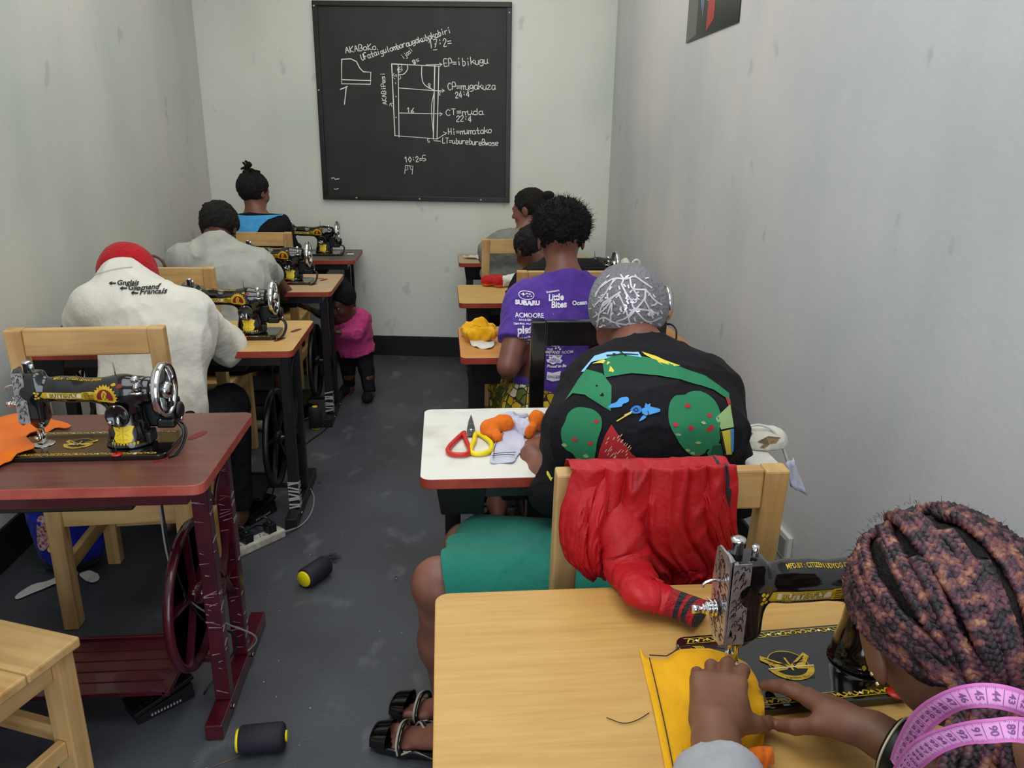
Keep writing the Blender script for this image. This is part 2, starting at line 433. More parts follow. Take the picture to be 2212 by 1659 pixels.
def fold(V, F, amp, scale=14, seed=3, stretch=(1,1,.45)):
    N = vnormals(V, F); p = V*np.array(stretch)
    w1 = vnoise(p, scale*.5, seed)*.04; p = p+w1[:,None]
    a = (1-np.abs(vnoise(p, scale, seed)))**3*2-1; b = (1-np.abs(vnoise(p, scale*2.1, seed+5)))**3*2-1; c = vnoise(p, scale*.6, seed+9)
    return V+N*((a*.6+b*.35+c*.4)*amp)[:,None]
def np_obj(name, V, F, mats, parent=None, mi=None, decal=None):
    """numpy quad mesh -> object (in the parent's space). decal: MB of extra faces in world space"""
    base = Vector((0,0,0))
    if parent is not None:
        p = parent
        while p is not None: base = base+Vector(p.location); p = p.parent
    V = np.asarray(V); nv = len(V)
    if decal and len(decal.v): vv = np.concatenate([V, np.array(decal.v)])
    else: vv = V; decal = None
    me = bpy.data.meshes.new(name)
    faces = F.tolist()+([[i+nv for i in f] for f in decal.f] if decal else [])
    me.from_pydata((vv-np.array(base)).tolist(), [], faces)
    if not isinstance(mats, (list, tuple)): mats = [mats]
    for m_ in mats: me.materials.append(m_)
    ml = (list(mi) if mi is not None else [0]*len(F))+(decal.m if decal else [])
    me.polygons.foreach_set('material_index', ml); me.polygons.foreach_set('use_smooth', [True]*len(faces)); me.update()
    o = lk(bpy.data.objects.new(name, me))
    if parent: o.parent = parent
    return o
class Projector:
    """lays flat shapes onto a surface along a direction"""
    def __init__(s, V, F, origin, ux, uy, dirn, off=.0015, step=.012, back=.4, maxd=1.0):
        s.b = BVHTree.FromPolygons([tuple(v) for v in V], F.tolist() if hasattr(F, 'tolist') else F)
        s.o = Vector(origin); s.ux = Vector(ux).normalized(); s.uy = Vector(uy).normalized(); s.d = Vector(dirn).normalized()
        s.off = off; s.step = step; s.back = back; s.maxd = maxd; s.mb = MB()
    def lay(s, mb2, mi, lift=0):
        """mb2: MB with 2D coordinates (z ignored) in metres"""
        bm = bmesh.new(); vv = [bm.verts.new((x, y, 0)) for x, y, *_ in mb2.v]
        for f in mb2.f:
            try: bm.faces.new([vv[i] for i in f])
            except ValueError: pass
        xs = [v.co.x for v in bm.verts]; ys = [v.co.y for v in bm.verts]
        if not xs: bm.free(); return
        for lo_, hi_, ax_ in ((min(xs), max(xs), 0), (min(ys), max(ys), 1)):
            t = math.ceil(lo_/s.step)*s.step
            while t < hi_:
                co = (t,0,0) if ax_ == 0 else (0,t,0); no = (1,0,0) if ax_ == 0 else (0,1,0)
                bmesh.ops.bisect_plane(bm, geom=bm.verts[:]+bm.edges[:]+bm.faces[:], plane_co=co, plane_no=no, dist=1e-6); t += s.step
        bm.verts.index_update(); out = []; ok = []
        for v in bm.verts:
            p = s.o+s.ux*v.co.x+s.uy*v.co.y
            h, n, i, d = s.b.ray_cast(p-s.d*s.back, s.d, s.maxd)
            if h is None: out.append((0,0,0)); ok.append(False)
            else: 
                if n.dot(s.d) > 0: n = -n
                out.append(h+n*(s.off+lift)); ok.append(n.dot(s.d) < -.08)
        fs = [[v.index for v in f.verts] for f in bm.faces if all(ok[v.index] for v in f.verts)]
        fs = [f for f in fs if max((Vector(out[f[0]])-Vector(out[j])).length for j in f) < s.step*6]
        bm.free(); s.mb.add(out, fs, mi, True)
    def poly(s, pts, mi, lift=0): s.lay(MB().add([(x, y, 0) for x, y in pts], [list(range(len(pts)))]), mi, lift)
    def blob(s, pts, mi, lift=0, n=5): s.poly([(p.x, p.y) for p in catmull([(x, y, 0) for x, y in pts], n, True)], mi, lift)
    def stroke(s, pts, wd, mi, lift=0, sm=4): s.lay(ribbon(pts, wd, sm), mi, lift)
    def text(s, txt, x, y, size, mi, rot=0, lift=0, align='LEFT', shear=0, bold=0, sx=1): s.lay(text2d(txt, x, y, size, rot, align, shear, bold, sx), mi, lift)
def ribbon(pts, wd, sm=4):
    """flat stroke in 2D"""
    q = catmull([(p[0], p[1], 0) for p in pts], sm) if len(pts) > 2 and sm else [Vector((p[0], p[1], 0)) for p in pts]
    m = MB(); vs_ = []
    for i, p in enumerate(q):
        t = (q[min(i+1, len(q)-1)]-q[max(i-1, 0)]); t = t.normalized() if t.length > 1e-9 else Vector((1,0,0)); n = Vector((-t.y, t.x, 0))
        e = t*(wd*.4 if i == len(q)-1 else -wd*.4 if i == 0 else 0)
        vs_ += [p+e+n*wd/2, p+e-n*wd/2]
    return m.add(vs_, [(2*i, 2*i+1, 2*i+3, 2*i+2) for i in range(len(q)-1)])
def text2d(txt, x, y, size, rot=0, align='LEFT', shear=0, bold=0, sx=1):
    c = bpy.data.curves.new('lettering', 'FONT'); c.body = txt; c.size = size; c.align_x = align; c.shear = shear; c.offset = bold; c.resolution_u = 3
    o = bpy.data.objects.new('lettering', c); me = bpy.data.meshes.new_from_object(o)
    ca, sa = math.cos(rot), math.sin(rot); m = MB()
    m.add([(x+ca*v.co.x*sx-sa*v.co.y, y+sa*v.co.x*sx+ca*v.co.y, 0) for v in me.vertices], [list(p.vertices) for p in me.polygons])
    bpy.data.objects.remove(o); bpy.data.curves.remove(c); bpy.data.meshes.remove(me); return m
# ------------------------------------------------------------------ the room
PL_L = plaster('plaster_left', '#ccd0c7', '#bfc5bd', '#d8d3cd')
PL_B = plaster('plaster_back', '#dee1d5', '#d1d5ca', '#e8e7de')
PL_R = plaster('plaster_right', '#cccdcc', '#bec2c2', '#d9d3d0')
CEIL = mat('ceiling_paint', '#d8d6cc', .9)
BASE_P = mat('black_skirting_paint', '#0d0d0e', .55, col2='#17171a', nscale=14)
def floor_mat():
    m = bpy.data.materials.new('grey_cement'); m.use_nodes = True; nt = m.node_tree; N = nt.nodes; L = nt.links
    b = N['Principled BSDF']; tc = N.new('ShaderNodeTexCoord')
    def nz(sc, det=6, st=(1,1,1)):
        mp = N.new('ShaderNodeMapping'); mp.inputs['Scale'].default_value = st; L.new(tc.outputs['Object'], mp.inputs[0])
        n = N.new('ShaderNodeTexNoise'); n.inputs['Scale'].default_value = sc; n.inputs['Detail'].default_value = det; L.new(mp.outputs[0], n.inputs[0]); return n
    a = nz(2.2); r = N.new('ShaderNodeValToRGB'); e = r.color_ramp.elements
    e[0].position = .3; e[0].color = lin('#393b41'); e[1].position = .7; e[1].color = lin('#4b4e55'); L.new(a.outputs[0], r.inputs[0])
    d = nz(7, 9, (1, .7, 1)); rd = N.new('ShaderNodeValToRGB'); rd.color_ramp.elements[0].position = .6; rd.color_ramp.elements[1].position = .78; rd.color_ramp.elements[1].color = (.45,.45,.45,1)
    L.new(d.outputs[0], rd.inputs[0]); mx = N.new('ShaderNodeMix'); mx.data_type = 'RGBA'; L.new(rd.outputs[0], mx.inputs[0]); L.new(r.outputs[0], mx.inputs[6]); mx.inputs[7].default_value = lin('#8b8d92')
    L.new(mx.outputs[2], b.inputs['Base Color'])
    g = nz(150, 2); rr = N.new('ShaderNodeMapRange'); L.new(a.outputs[0], rr.inputs[0]); rr.inputs[3].default_value = .42; rr.inputs[4].default_value = .62; L.new(rr.outputs[0], b.inputs['Roughness'])
    bp = N.new('ShaderNodeBump'); bp.inputs['Strength'].default_value = .5; bp.inputs['Distance'].default_value = .002; L.new(g.outputs[0], bp.inputs['Height']); L.new(bp.outputs[0], b.inputs['Normal'])
    return m
XL, XR, YF, ZC = -1.60, 1.12, -1.9, 3.15
BW_L, BW_R = Vector((XL, 5.64, 0)), Vector((XR, 5.29, 0))
def struct(name, mb, m, bevel=0):
    o = mb.build(name, m, bevel=bevel); o['kind'] = 'structure'; return o
struct('floor', MB().box(((XL+XR)/2, 1.9, -.05), ((XR-XL)/2+.1, 3.9, .05)), floor_mat())
struct('ceiling', MB().box(((XL+XR)/2, 1.9, ZC+.05), ((XR-XL)/2+.1, 3.9, .05)), CEIL)
struct('wall_left', MB().box((XL-.05, 1.9, ZC/2), (.05, 3.85, ZC/2)), PL_L)
struct('wall_right', MB().box((XR+.05, 1.7, ZC/2), (.05, 3.65, ZC/2)), PL_R)
bd = (BW_R-BW_L).normalized(); bn = Vector((-bd.y, bd.x, 0))
struct('wall_back', MB().beam(BW_L-bd*.05+bn*.06+Vector((0,0,ZC/2)), BW_R+bd*.05+bn*.06+Vector((0,0,ZC/2)), ZC, .12, up=bn), PL_B)
fw_ = MB(); fw_.box(((XL-1.0)/2, YF-.05, ZC/2), ((-1.0-XL)/2, .05, ZC/2)); fw_.box(((XR+1.0)/2, YF-.05, ZC/2), ((XR-1.0)/2, .05, ZC/2)); fw_.box((0, YF-.05, (ZC+2.55)/2), (1.0, .05, (ZC-2.55)/2))
struct('wall_front', fw_, PL_L)
struct('baseboard_left', MB().box((XL+.006, 1.87, .075), (.006, 3.74, .075)), BASE_P, .003)
struct('baseboard_right', MB().box((XR-.006, 1.65, .075), (.006, 3.6, .075)), BASE_P, .003)
struct('baseboard_back', MB().beam(BW_L+bd*.02-bn*.007+Vector((0,0,.073)), BW_R-bd*.02-bn*.007+Vector((0,0,.073)), .146, .012, up=bn), BASE_P, .003)

# blackboard on the back wall -------------------------------------------------
def on_wall(px, py, off=.0):
    """where the line of sight meets the back wall"""
    d = Vector(RC @ np.array([px-1106.0, py-829.5, F_PX])); p0 = BW_L-bn*off
    t = (p0-Vector((0,0,0))).dot(bn)/d.dot(bn); return Vector((0,0,CAM_H))+d*t
cTL, cTR, cBL, cBR = on_wall(676, 2, .03), on_wall(1108, 2, .03), on_wall(697, 430, .03), on_wall(1101, 439, .03)
bx0 = (cTL.x+cBL.x)/2; bx1 = (cTR.x+cBR.x)/2; bz0 = (cBL.z+cBR.z)/2; bz1 = max(cTL.z, cTR.z)-.005
wO = Vector((bx0, 0, bz0)); s_ = (bx0-BW_L.x)/bd.x; wO = BW_L+bd*s_; wO.z = bz0
bw = (bx1-bx0)/bd.x; bh = bz1-bz0
bbd = thing('blackboard', 'black chalkboard with dress pattern diagram and chalk writing on the back wall', 'blackboard', wO, math.atan2(bd.y, bd.x))
BOARD = mat('blackboard_paint', '#1a1c19', .55, col2='#252824', nscale=5, bump=.15, bscale=90)
FRAME = mat('blackboard_frame', '#11110f', .35, col2='#1f1e18', nscale=30)
MB().box((bw/2, -.012, bh/2), (bw/2-.01, .006, bh/2-.01)).build('board_panel', BOARD, bbd)
fr = MB(); t_ = .032
fr.box((bw/2, -.016, t_/2), (bw/2, .014, t_/2)); fr.box((bw/2, -.016, bh-t_/2), (bw/2, .014, t_/2))
fr.box((t_/2, -.016, bh/2), (t_/2, .0138, bh/2-t_)); fr.box((bw-t_/2, -.016, bh/2), (t_/2, .0138, bh/2-t_))
fr.build('frame', FRAME, bbd, bevel=.003)
def board_uv(px, py):
    p = on_wall(px, py, .02); r = p-wO; return (Vector((r.x, r.y, 0)).dot(bd), r.z)
for px, py in ((676, 13), (1104, 28), (686, 195), (771, 431), (907, 435), (1039, 436)):
    u, v = board_uv(px, py); u = min(max(u, .015), bw-.015); v = min(max(v, .015), bh-.015)
    MB().lathe([(.0065, -.0305), (.0065, -.033), (.003, -.036), (1e-6, -.036)], (u, 0, v), 'y', 12).build('nail', mat('nail_head', '#d8cdb0', .3, .8), bbd)
# hand lettering: strokes on a 6x9 grid (baseline y=2)
GL = dict(a="45 36 16 04 03 12 32 44|46 43 52", b="19 12 32 43 45 36 16 14", d="49 42|45 36 16 04 03 12 32 43", e="04 44 46 36 16 04 03 12 42", g="46 36 16 04 13 33 46|46 41 20 00", h="09 02|05 26 45 42",
 i="26 22|28 29", j="36 31 10 00|38 39", k="09 02|46 14|24 52", l="29 23 32", m="06 02|05 26 33 32|35 46 55 62", n="06 02|05 26 46 42", o="26 05 03 12 32 43 45 36 26", p="06 00|05 26 45 43 22 03", r="06 02|04 26 46",
 s="46 16 05 25 43 32 02", t="29 23 32 42|06 46", u="06 03 12 32 45|46 43 52", w="06 12 25 32 46", x="06 42|46 02", y="06 14 24|46 20 00", z="06 46 02 42", f="48 39 28 22|06 36", c="46 16 04 03 12 42",
 A="02 29 42|15 35", B="02 09 39 47 25|25 45 43 32 02", C="48 29 07 04 22 43", D="02 09 29 46 44 22 02", E="49 09 02 42|05 35", F="49 09 02|05 35", H="02 09|42 49|05 45", K="02 09|49 05 42", L="09 02 42", O="29 06 05 22 45 46 29",
 P="02 09 39 47 45 05", T="09 49|29 22", U="09 04 12 32 44 49", I="29 22", W="09 12 25 32 49", N="02 09 42 49")
GL.update({'0': "29 06 05 22 45 46 29", '1': "07 29 22", '2': "07 29 47 02 42", '3': "08 29 47 25 44 32 02", '4': "39 04 44|37 32", '5': "49 09 05 35 43 22 02", '6': "49 15 03 22 43 34 05", '7': "09 49 12|15 35", '8': "29 07 44 32 13 47 29",
 ':': "24 25|27 28", '=': "04 44|06 46", '-': "05 45", '.': "22 23", '>': "06 45 04|45 05"})
chalk = MB(); rr_ = random.Random(4)
def hand(txt, p0, p1, size_px, wd=.0045, m=None):
    """write txt between two image points on the board, letters size_px high"""
    (u0, v0), (u1, v1) = board_uv(*p0), board_uv(*p1); L_ = math.hypot(u1-u0, v1-v0); a = math.atan2(v1-v0, u1-u0)
    adv = L_/len(txt); sz = size_px*.0033/8.6
    sx = min(adv/5.6, sz*1.5)
    for i, ch in enumerate(txt):
        if ch not in GL: continue
        dy = rr_.uniform(-.5, .5)*sz
        for st in GL[ch].split('|'):
            pts = [(float(q[0])*sx+i*adv, (float(q[1])-2)*sz+dy) for q in st.split()]
            pts = [(u0+x*math.cos(a)-y*math.sin(a)+rr_.uniform(-1, 1)*.0008, v0+x*math.sin(a)+y*math.cos(a)+rr_.uniform(-1, 1)*.0008) for x, y in pts]
            r_ = ribbon(pts, wd, 3); (m or chalk).add([(x, -.0188, y) for x, y, z in r_.v], r_.f)
def line(pts, wd=.005, sm=0):
    r_ = ribbon([board_uv(*p) for p in pts], wd, sm); chalk.add([(x, -.0188, y) for x, y, z in r_.v], r_.f)
hand('AKABoKo', (747, 114), (815, 106), 13)
hand('UFataigulomboraugakubakabiri', (782, 130), (976, 70), 13)
hand('17:2=', (928, 103), (978, 97), 17)
hand('ijasi', (872, 128), (893, 108), 10, .0035)
hand('8', (893, 140), (901, 137), 10); hand('5', (901, 134), (907, 132), 6, .003)
hand('EP=ibikugu', (960, 144), (1056, 137), 16)
hand('CP=mugakuza', (968, 194), (1072, 192), 16); hand('24:4', (984, 211), (1016, 209), 14)
hand('CT=muda', (964, 249), (1046, 247), 14); hand('22:4', (986, 262), (1020, 264), 14)
hand('Hi=mumatako', (969, 291), (1064, 287), 14); hand('LT=uburebureBwose', (956, 309), (1077, 315), 13)
hand('10:2=5', (875, 350), (922, 348), 13); hand('16', (880, 243), (896, 243), 11); hand('8', (925, 190), (931, 190), 11); hand('2', (948, 205), (953, 205), 9, .003)
hand('25', (862, 157), (871, 150), 9, .003); hand('15', (852, 172), (858, 160), 8, .003); hand('5', (924, 308), (930, 308), 8, .003)
hand('AKABiPesi', (835, 225), (830, 155), 10, .004)
line([(846,138), (948,143), (944,300), (853,293), (846,138)], .0065); line([(860,140), (862,296)]); line([(939,142), (936,300)], .007)
line([(862,190), (942,196), (960,196)], .004); line([(955,192), (960,196), (955,199)], .004); line([(862,244), (956,246)], .004); line([(950,243), (956,246), (950,250)], .004)
line([(920,140), (955,139)], .004); line([(949,136), (955,139), (950,143)], .004); line([(943,301), (965,287)], .004); line([(958,285), (965,287), (961,291)], .004); line([(937,304), (951,305)], .004)
line([(880,140), (880,150), (872,160), (860,161)], .005, 4); line([(911,141), (911,165), (917,183), (938,195)], .005, 4); line([(938,197), (932,235), (937,300)], .004, 4)
line([(868,138), (868,150)], .003); line([(861,172), (866,168), (863,163)], .003, 3)
line([(738,129), (738,181), (800,182), (801,156), (785,155), (777,147), (770,133), (758,127), (738,128)], .006, 0); line([(738,172), (801,174)], .006)
line([(735,193), (750,187)], .006); line([(748,187), (744,225)], .006); line([(847,230), (843,223)], .003); line([(841,228), (843,223), (848,223)], .003)
line([(936,108), (944,107)], .004); line([(874,375), (876,357), (892,359), (890,376)], .004); line([(880,358), (881,366), (876,368)], .003); line([(885,358), (887,366), (891,366)], .003)
for p in ((854,179), (855,208), (855,253)): line([p, (p[0]+1, p[1]+1)], .005)
line([(716,385), (722,384), (724,388), (732,386)], .005); line([(722,408), (726,409), (731,407)], .004)
co = chalk.build('chalk_writing', CHALK, bbd, fixn=False); co['label'] = 'white chalk writing and pattern diagram'
dust = mat('chalk_dust', '#3b3d3a', .9)

# poster, switch socket on the right wall
pp = [PX(1482, 90, XR-.004), PX(1595, 52, XR-.004)]
py0, py1 = pp[1].y, pp[0].y; pz0 = (pp[0].z+pp[1].z)/2
post = thing('poster', 'glossy photo poster of coloured garments at the top of the right wall', 'poster', (XR-.003, py0, pz0))
pw = py1-py0; ph = .62
def pcol(n, c): return mat(n, c, .25)
MB().box((0, pw/2, ph/2), (.0015, pw/2, ph/2)).build('sheet', pcol('poster_dark', '#101a16'), post)
pq = MB()
def pshape(pts, mi): # u from the far edge (left in the photo), v up, in fractions of width
    pq.add([(-.0018-.00012*mi, pw*(1-u), pw*v) for u, v in pts], [list(range(len(pts)))], mi)
pshape([(0,.0), (.22,.03), (.22,1), (0,1)], 0); pshape([(.2,.42), (.35,.25), (.32,1), (.18,1)], 1)
pshape([(.22,.62), (.36,.5), (.36,1), (.2,1)], 2); pshape([(.22,.4), (.34,.1), (.36,.55), (.24,.62)], 3)
pshape([(.35,.22), (.43,.2), (.46,1), (.34,1)], 4); pshape([(.42,.02), (.56,.08), (.58,1), (.46,1)], 2); pshape([(.58,.3), (.68,.35), (.7,1), (.58,1)], 5)
pshape([(.68,.32), (.86,1), (.7,1)], 6); pshape([(.28,.75), (.38,.9), (.36,1), (.27,1)], 7); pshape([(.47,.68), (.52,.68), (.54,1), (.47,1)], 7); pshape([(.25,.3), (.3,.15), (.32,.3), (.28,.4)], 8)
pq.build('picture', [pcol('poster_grey', '#5b5f58'), pcol('poster_slate', '#4a4a55'), pcol('poster_red', '#b02a26'), pcol('poster_mauve', '#8d6478'), pcol('poster_tan', '#b89a66'), pcol('poster_purple', '#33205a'), pcol('poster_pink', '#c81c7c'), pcol('poster_white', '#d8dce6'), pcol('poster_blue', '#2f86b8')], post)
sk = PX(1690, 1165, XR)
sock = thing('wall_socket', 'white wall socket low on the right wall behind the wooden chair', 'socket', (XR, sk.y, sk.z))
WPL = mat('white_plastic', '#d2cfc6', .4)
MB().box((-.008, 0, 0), (.008, .075, .045)).build('plate', WPL, sock, bevel=.004)
hs = MB()
for dy in (-.035, .035): hs.box((-.0175, dy, 0), (.002, .022, .03))
hs.build('outlet', mat('socket_grey', '#8e8a80', .5), sock, bevel=.002)
# ------------------------------------------------------------------ sewing tables
def table(x0, x1, y0, y1, label, top, edge, stand, z=.77, slots=None, feet_side='both'):
    W = x1-x0; D = y1-y0; cx, cy = (x0+x1)/2, (y0+y1)/2
    t = thing('sewing_table', label, 'table', (cx, cy, 0), 0)
    MB().prism(rrect(-W/2, -D/2, W/2, D/2, .025), z-.026, z, 0, 'z', 1).build('tabletop', [top, edge], t, bevel=.0025)
    r = MB(); r.box((0, -D/2+.05, z-.046), (W/2-.05, .0125, .0195)); r.box((0, D/2-.05, z-.046), (W/2-.05, .0125, .0195))
    for s in (-1, 1): r.box((s*(W/2-.075), 0, z-.047), (.018, D/2-.065, .0185))
    r.build('frame_rail', stand, t, bevel=.002)
    tr = MB(); tr.box((.0, .0, z-.075), (W/2-.17, .15, .035), 0, None, .9); tr.build('drip_tray', BLACK_PL, t, bevel=.004)
    dr = MB(); dr.box((-W/2+.095, -D/2+.12, z-.0705), (.06, .09, .0435), 0, None, .82); dr.build('drawer', BLACK_PL, t, bevel=.004)
    for s in (-1, 1):
        x = s*(W/2-.075); b = MB()
        for y in (-.035, .155): MB().beam((x, y, .05), (x, y, z-.066), .04, .04).build('leg', stand, t, bevel=.003)
        MB().beam((x, -.15, .025), (x, .36, .025), .045, .045, up=(0,0,1)).build('foot_tube', stand, t, bevel=.003)
        b.beam((x, -.02, .34), (x, .14, .34), .012, .012, up=(0,0,1)); b.beam((x, -.02, .46), (x, .14, .26), .01, .016, up=(1,0,0)); b.beam((x, -.02, .26), (x, .14, .46), .01, .016, up=(1,0,0))
        lp_ = MB(); lp_.tube(catmull([(x, -.015, .64), (x, .03, .62), (x, .06, .58), (x, .09, .62), (x, .135, .64)], 5), .006, 8)
        lp_.build('wire_loop', stand, t); b.build('side_brace', stand, t)
        for y, zz in ((-.05, .025), (.17, .025)): MB().lathe([(.007, x+s*.0225), (.007, x+s*.029), (1e-6, x+s*.03)], (0, y, zz), 'x', 8).build('bolt', STEEL, t)
    cb = MB(); cb.beam((-W/2+.09, .06, .10), (W/2-.09, .06, .10), .016, .016, up=(0,0,1)); cb.build('crossbar', stand, t, bevel=.002)
    tp = MB(); tx0, tx1 = -W/2+.2, W/2-.2
    tp.box(((tx0+tx1)/2, .02, .115), ((tx1-tx0)/2, .12, .005)); 
    for y in (-.1, .14): tp.beam((tx0, y, .122), (tx1, y, .122), .012, .012, up=(0,0,1))
    for i in range(4): tp.beam((tx0+.02, -.05+i*.045, .1208), (tx1-.02, -.05+i*.045, .1208), .005, .003, up=(0,0,1))
    for x in (tx0, tx1): tp.beam((x, -.106, .118), (x, .146, .118), .02, .014, up=(0,0,1))
    tp.build('treadle', stand, t, bevel=.0015)
    fx = W/2-.145; fy = .03; fz = .33; fl = MB(); R_ = .2
    fl.lathe([(R_-.014, fx-.009), (R_, fx-.012), (R_+.004, fx), (R_, fx+.012), (R_-.014, fx+.009), (R_-.014, fx-.009)], (0, fy, fz), 'x', 40)
    fl.lathe([(.028, fx-.02), (.028, fx+.02)], (0, fy, fz), 'x', 16)
    for k in range(5):
        a = 2*PI*k/5+.4; fl.beam((fx, fy+.02*math.cos(a), fz+.02*math.sin(a)), (fx, fy+(R_-.01)*math.cos(a), fz+(R_-.01)*math.sin(a)), .01, .018, up=(1,0,0))
    fl.build('flywheel', stand, t)
    pr = MB(); pr.tube([(fx-.02, fy, fz+.05), (fx-.03, .02, .12)], .006); pr.tube([(fx-.03, fy, fz), (fx+.045, fy, fz)], .008); pr.build('pitman_rod', STEEL, t)
    if slots:
        for (a, b, ang) in slots:
            e = [(a-cx+.034*math.cos(q)*math.cos(ang)-.012*math.sin(q)*math.sin(ang), b-cy+.034*math.cos(q)*math.sin(ang)+.012*math.sin(q)*math.cos(ang)) for q in [2*PI*i/20 for i in range(20)]]
            MB().prism(e, z, z+.0009).build('belt_slot', mat('slot_red', '#6e1a12', .6), t)
    return t
TABLES = {}
def mslots(mx, my, dx=.185): return [(mx+dx, my-.07, 1.15), (mx+dx+.035, my+.075, 1.15)]
TABLES['red'] = table(-1.5, -.535, 1.6, 2.08, 'dark red-brown sewing table on a maroon stand in the left foreground', MAHOG, EDGE_PINK, MAROON, slots=mslots(-.835, 1.83, .165))
TABLES['l2'] = table(-1.51, -.548, 2.735, 3.235, 'yellow-beige sewing table in front of the person in the white shirt', BEECH, EDGE_RED, BLACK_PAINT, slots=mslots(-.81, 2.975))
TABLES['l3'] = table(-1.53, -.565, 3.875, 4.42, 'pale beige sewing table in front of the person in the grey T-shirt, toddler beside it', PALE_LAM, EDGE_RED, BLACK_PAINT, slots=mslots(-.87, 4.15))
TABLES['l4'] = table(-1.53, -.56, 4.94, 5.46, 'dark grey-topped sewing table by the back wall under the blackboard', GREY_LAM, EDGE_RED, BLACK_PAINT, slots=mslots(-.855, 5.22))
TABLES['near'] = table(-.022, .93, .66, 1.14, 'light oak sewing table in the right foreground with the yellow cloth', OAK, mat('dark_edge', '#7a3a28', .5), BLACK_PAINT)
TABLES['white'] = table(-.06, .80, 1.6, 2.08, 'white marbled sewing table with red edge holding the scissors', MARBLE, EDGE_RED, BLACK_PAINT)
TABLES['r3'] = table(.055, .935, 2.62, 3.1, 'orange-brown sewing table in front of the person in the purple T-shirt', ORANGE_LAM, EDGE_RED, BLACK_PAINT)
TABLES['r2'] = table(.07, .95, 3.58, 4.07, 'beige sewing table with the red and white cloth, right row', BEECH, EDGE_RED, BLACK_PAINT)
TABLES['r1'] = table(.095, .97, 4.83, 5.25, 'beige sewing table nearest the back wall in the right row', PALE_LAM, EDGE_RED, BLACK_PAINT)
# pale slivers painted as glints of the plastic wrap on the maroon legs
wr = MB(); rq = random.Random(2); WRAP_GLINT = mat('wrap_glint', '#a58a94', .1, spec=.8)
x = .965/2-.075
for y in (-.035, .155):
    for k in range(34):
        z0 = rq.uniform(.07, .66); w_ = rq.uniform(.001, .0035); L_ = rq.uniform(.008, .036); a = rq.uniform(-.5, .5)
        if rq.random() < .6: x0 = x-.02+rq.uniform(0, .04-L_ if L_ < .039 else 0); wr.beam((x0, y-.0207, z0), (x0+L_, y-.0212, z0+L_*a), w_, .001, up=(0,1,0), w2=w_*.3)
        else: y0 = y-.02+rq.uniform(0, max(0, .04-L_)); wr.beam((x+.0207, y0, z0), (x+.0212, y0+L_, z0+L_*a), w_, .001, up=(1,0,0), w2=w_*.3)
wp = wr.build('wrap_glints', WRAP_GLINT, TABLES['red']); wp['label'] = 'pale painted glints of clear plastic wrap'

# ------------------------------------------------------------------ wooden chairs
def chair(loc, rz, label, mz=PINE, h=.985, w=.42, group=None):
    t = thing('wooden_chair', label, 'chair', loc, rz, group)
    X, Y, Z = mz['x'], mz['y'], mz['z']; hw = w/2; ps = .045
    for s in (-1, 1):
        x = s*(hw-ps/2); b = MB()
        b.beam((x, -.205, 0), (x, -.2, .45), ps, .055); b.beam((x, -.2, .4485), (x, -.245, h), ps, .052, up=(0,1,0), d2=.036); b.build('back_post', Z, t, bevel=.004)
        MB().beam((x, .19, 0), (x, .19, .429), ps, .045).build('front_leg', Z, t, bevel=.004)
        MB().beam((x, -.175, .2), (x, .167, .2), .022, .05, up=(0,0,1)).build('side_stretcher', Y, t, bevel=.003)
        MB().beam((x, -.175, .395), (x, .167, .395), .024, .062, up=(0,0,1)).build('side_rail', Y, t, bevel=.003)
    MB().beam((-hw+ps, -.242, h-.04), (hw-ps, -.242, h-.04), .028, .078, up=(0,0,1)).build('top_rail', X, t, bevel=.004)
    MB().beam((-hw+ps, -.2, .39), (hw-ps, -.2, .39), .026, .075, up=(0,0,1)).build('back_rail', X, t, bevel=.003)
    MB().beam((-hw+ps, .19, .39), (hw-ps, .19, .39), .026, .07, up=(0,0,1)).build('front_rail', X, t, bevel=.003)
    MB().beam((-hw+ps, .19, .17), (hw-ps, .19, .17), .024, .045, up=(0,0,1)).build('front_stretcher', X, t, bevel=.003)
    for k in range(2): MB().box((0, -.065+k*.186, .441), (hw-.002, .0915, .012)).build('seat_board', X, t, bevel=.003)
    return t
chA = chair((-1.02, 2.45, 0), .06, 'pine chair just behind the red-brown table, under the person in the white shirt')
chA['label'] = 'pine chair just behind the red-brown table, under the person in the white shirt'
dup(chA, (-1.16, 3.53, 0), .0, 'pine chair under the person in the grey T-shirt')
dup(chA, (-1.08, 4.82, 0), 0, 'pine chair under the person in the blue and black top, farthest in the left row')
chD = chair((.409, 1.49, 0), -.01, 'pine chair with the red jacket hung over its back', h=.942, w=.425)
BW = {a: mat('black_chair_gloss', '#0e0c0d', .25, col2='#191416', nscale=30, coat=.4) for a in 'xyz'}
chE = chair((.475, 2.53, 0), 0, 'glossy black painted chair behind the person in the purple T-shirt', mz=BW, h=.98)
chF = dup(chA, (.515, 3.44, 0), 0, 'pine chair behind the person in black, mostly hidden by the purple T-shirt')
chG = dup(chA, (.42, 4.53, 0), 0, 'pine chair behind the person in the grey long-sleeved top near the back wall')
for o, g in ((chF, None), (chG, None)): pass
# low stool, bottom left corner
sA = PZ(165, 1372, .45); sB = PZ(0, 1335, .45); ex = (Vector(sB)-Vector(sA)).normalized(); sC = PZ(0, 1512, .45); ey = (Vector(sC)-Vector(sA)).normalized()
st = thing("wooden_stool", 'pine seat at the bottom left corner of the photo beside the red-brown table', 'chair', (sA.x, sA.y, 0), math.atan2(-ex.y, -ex.x))
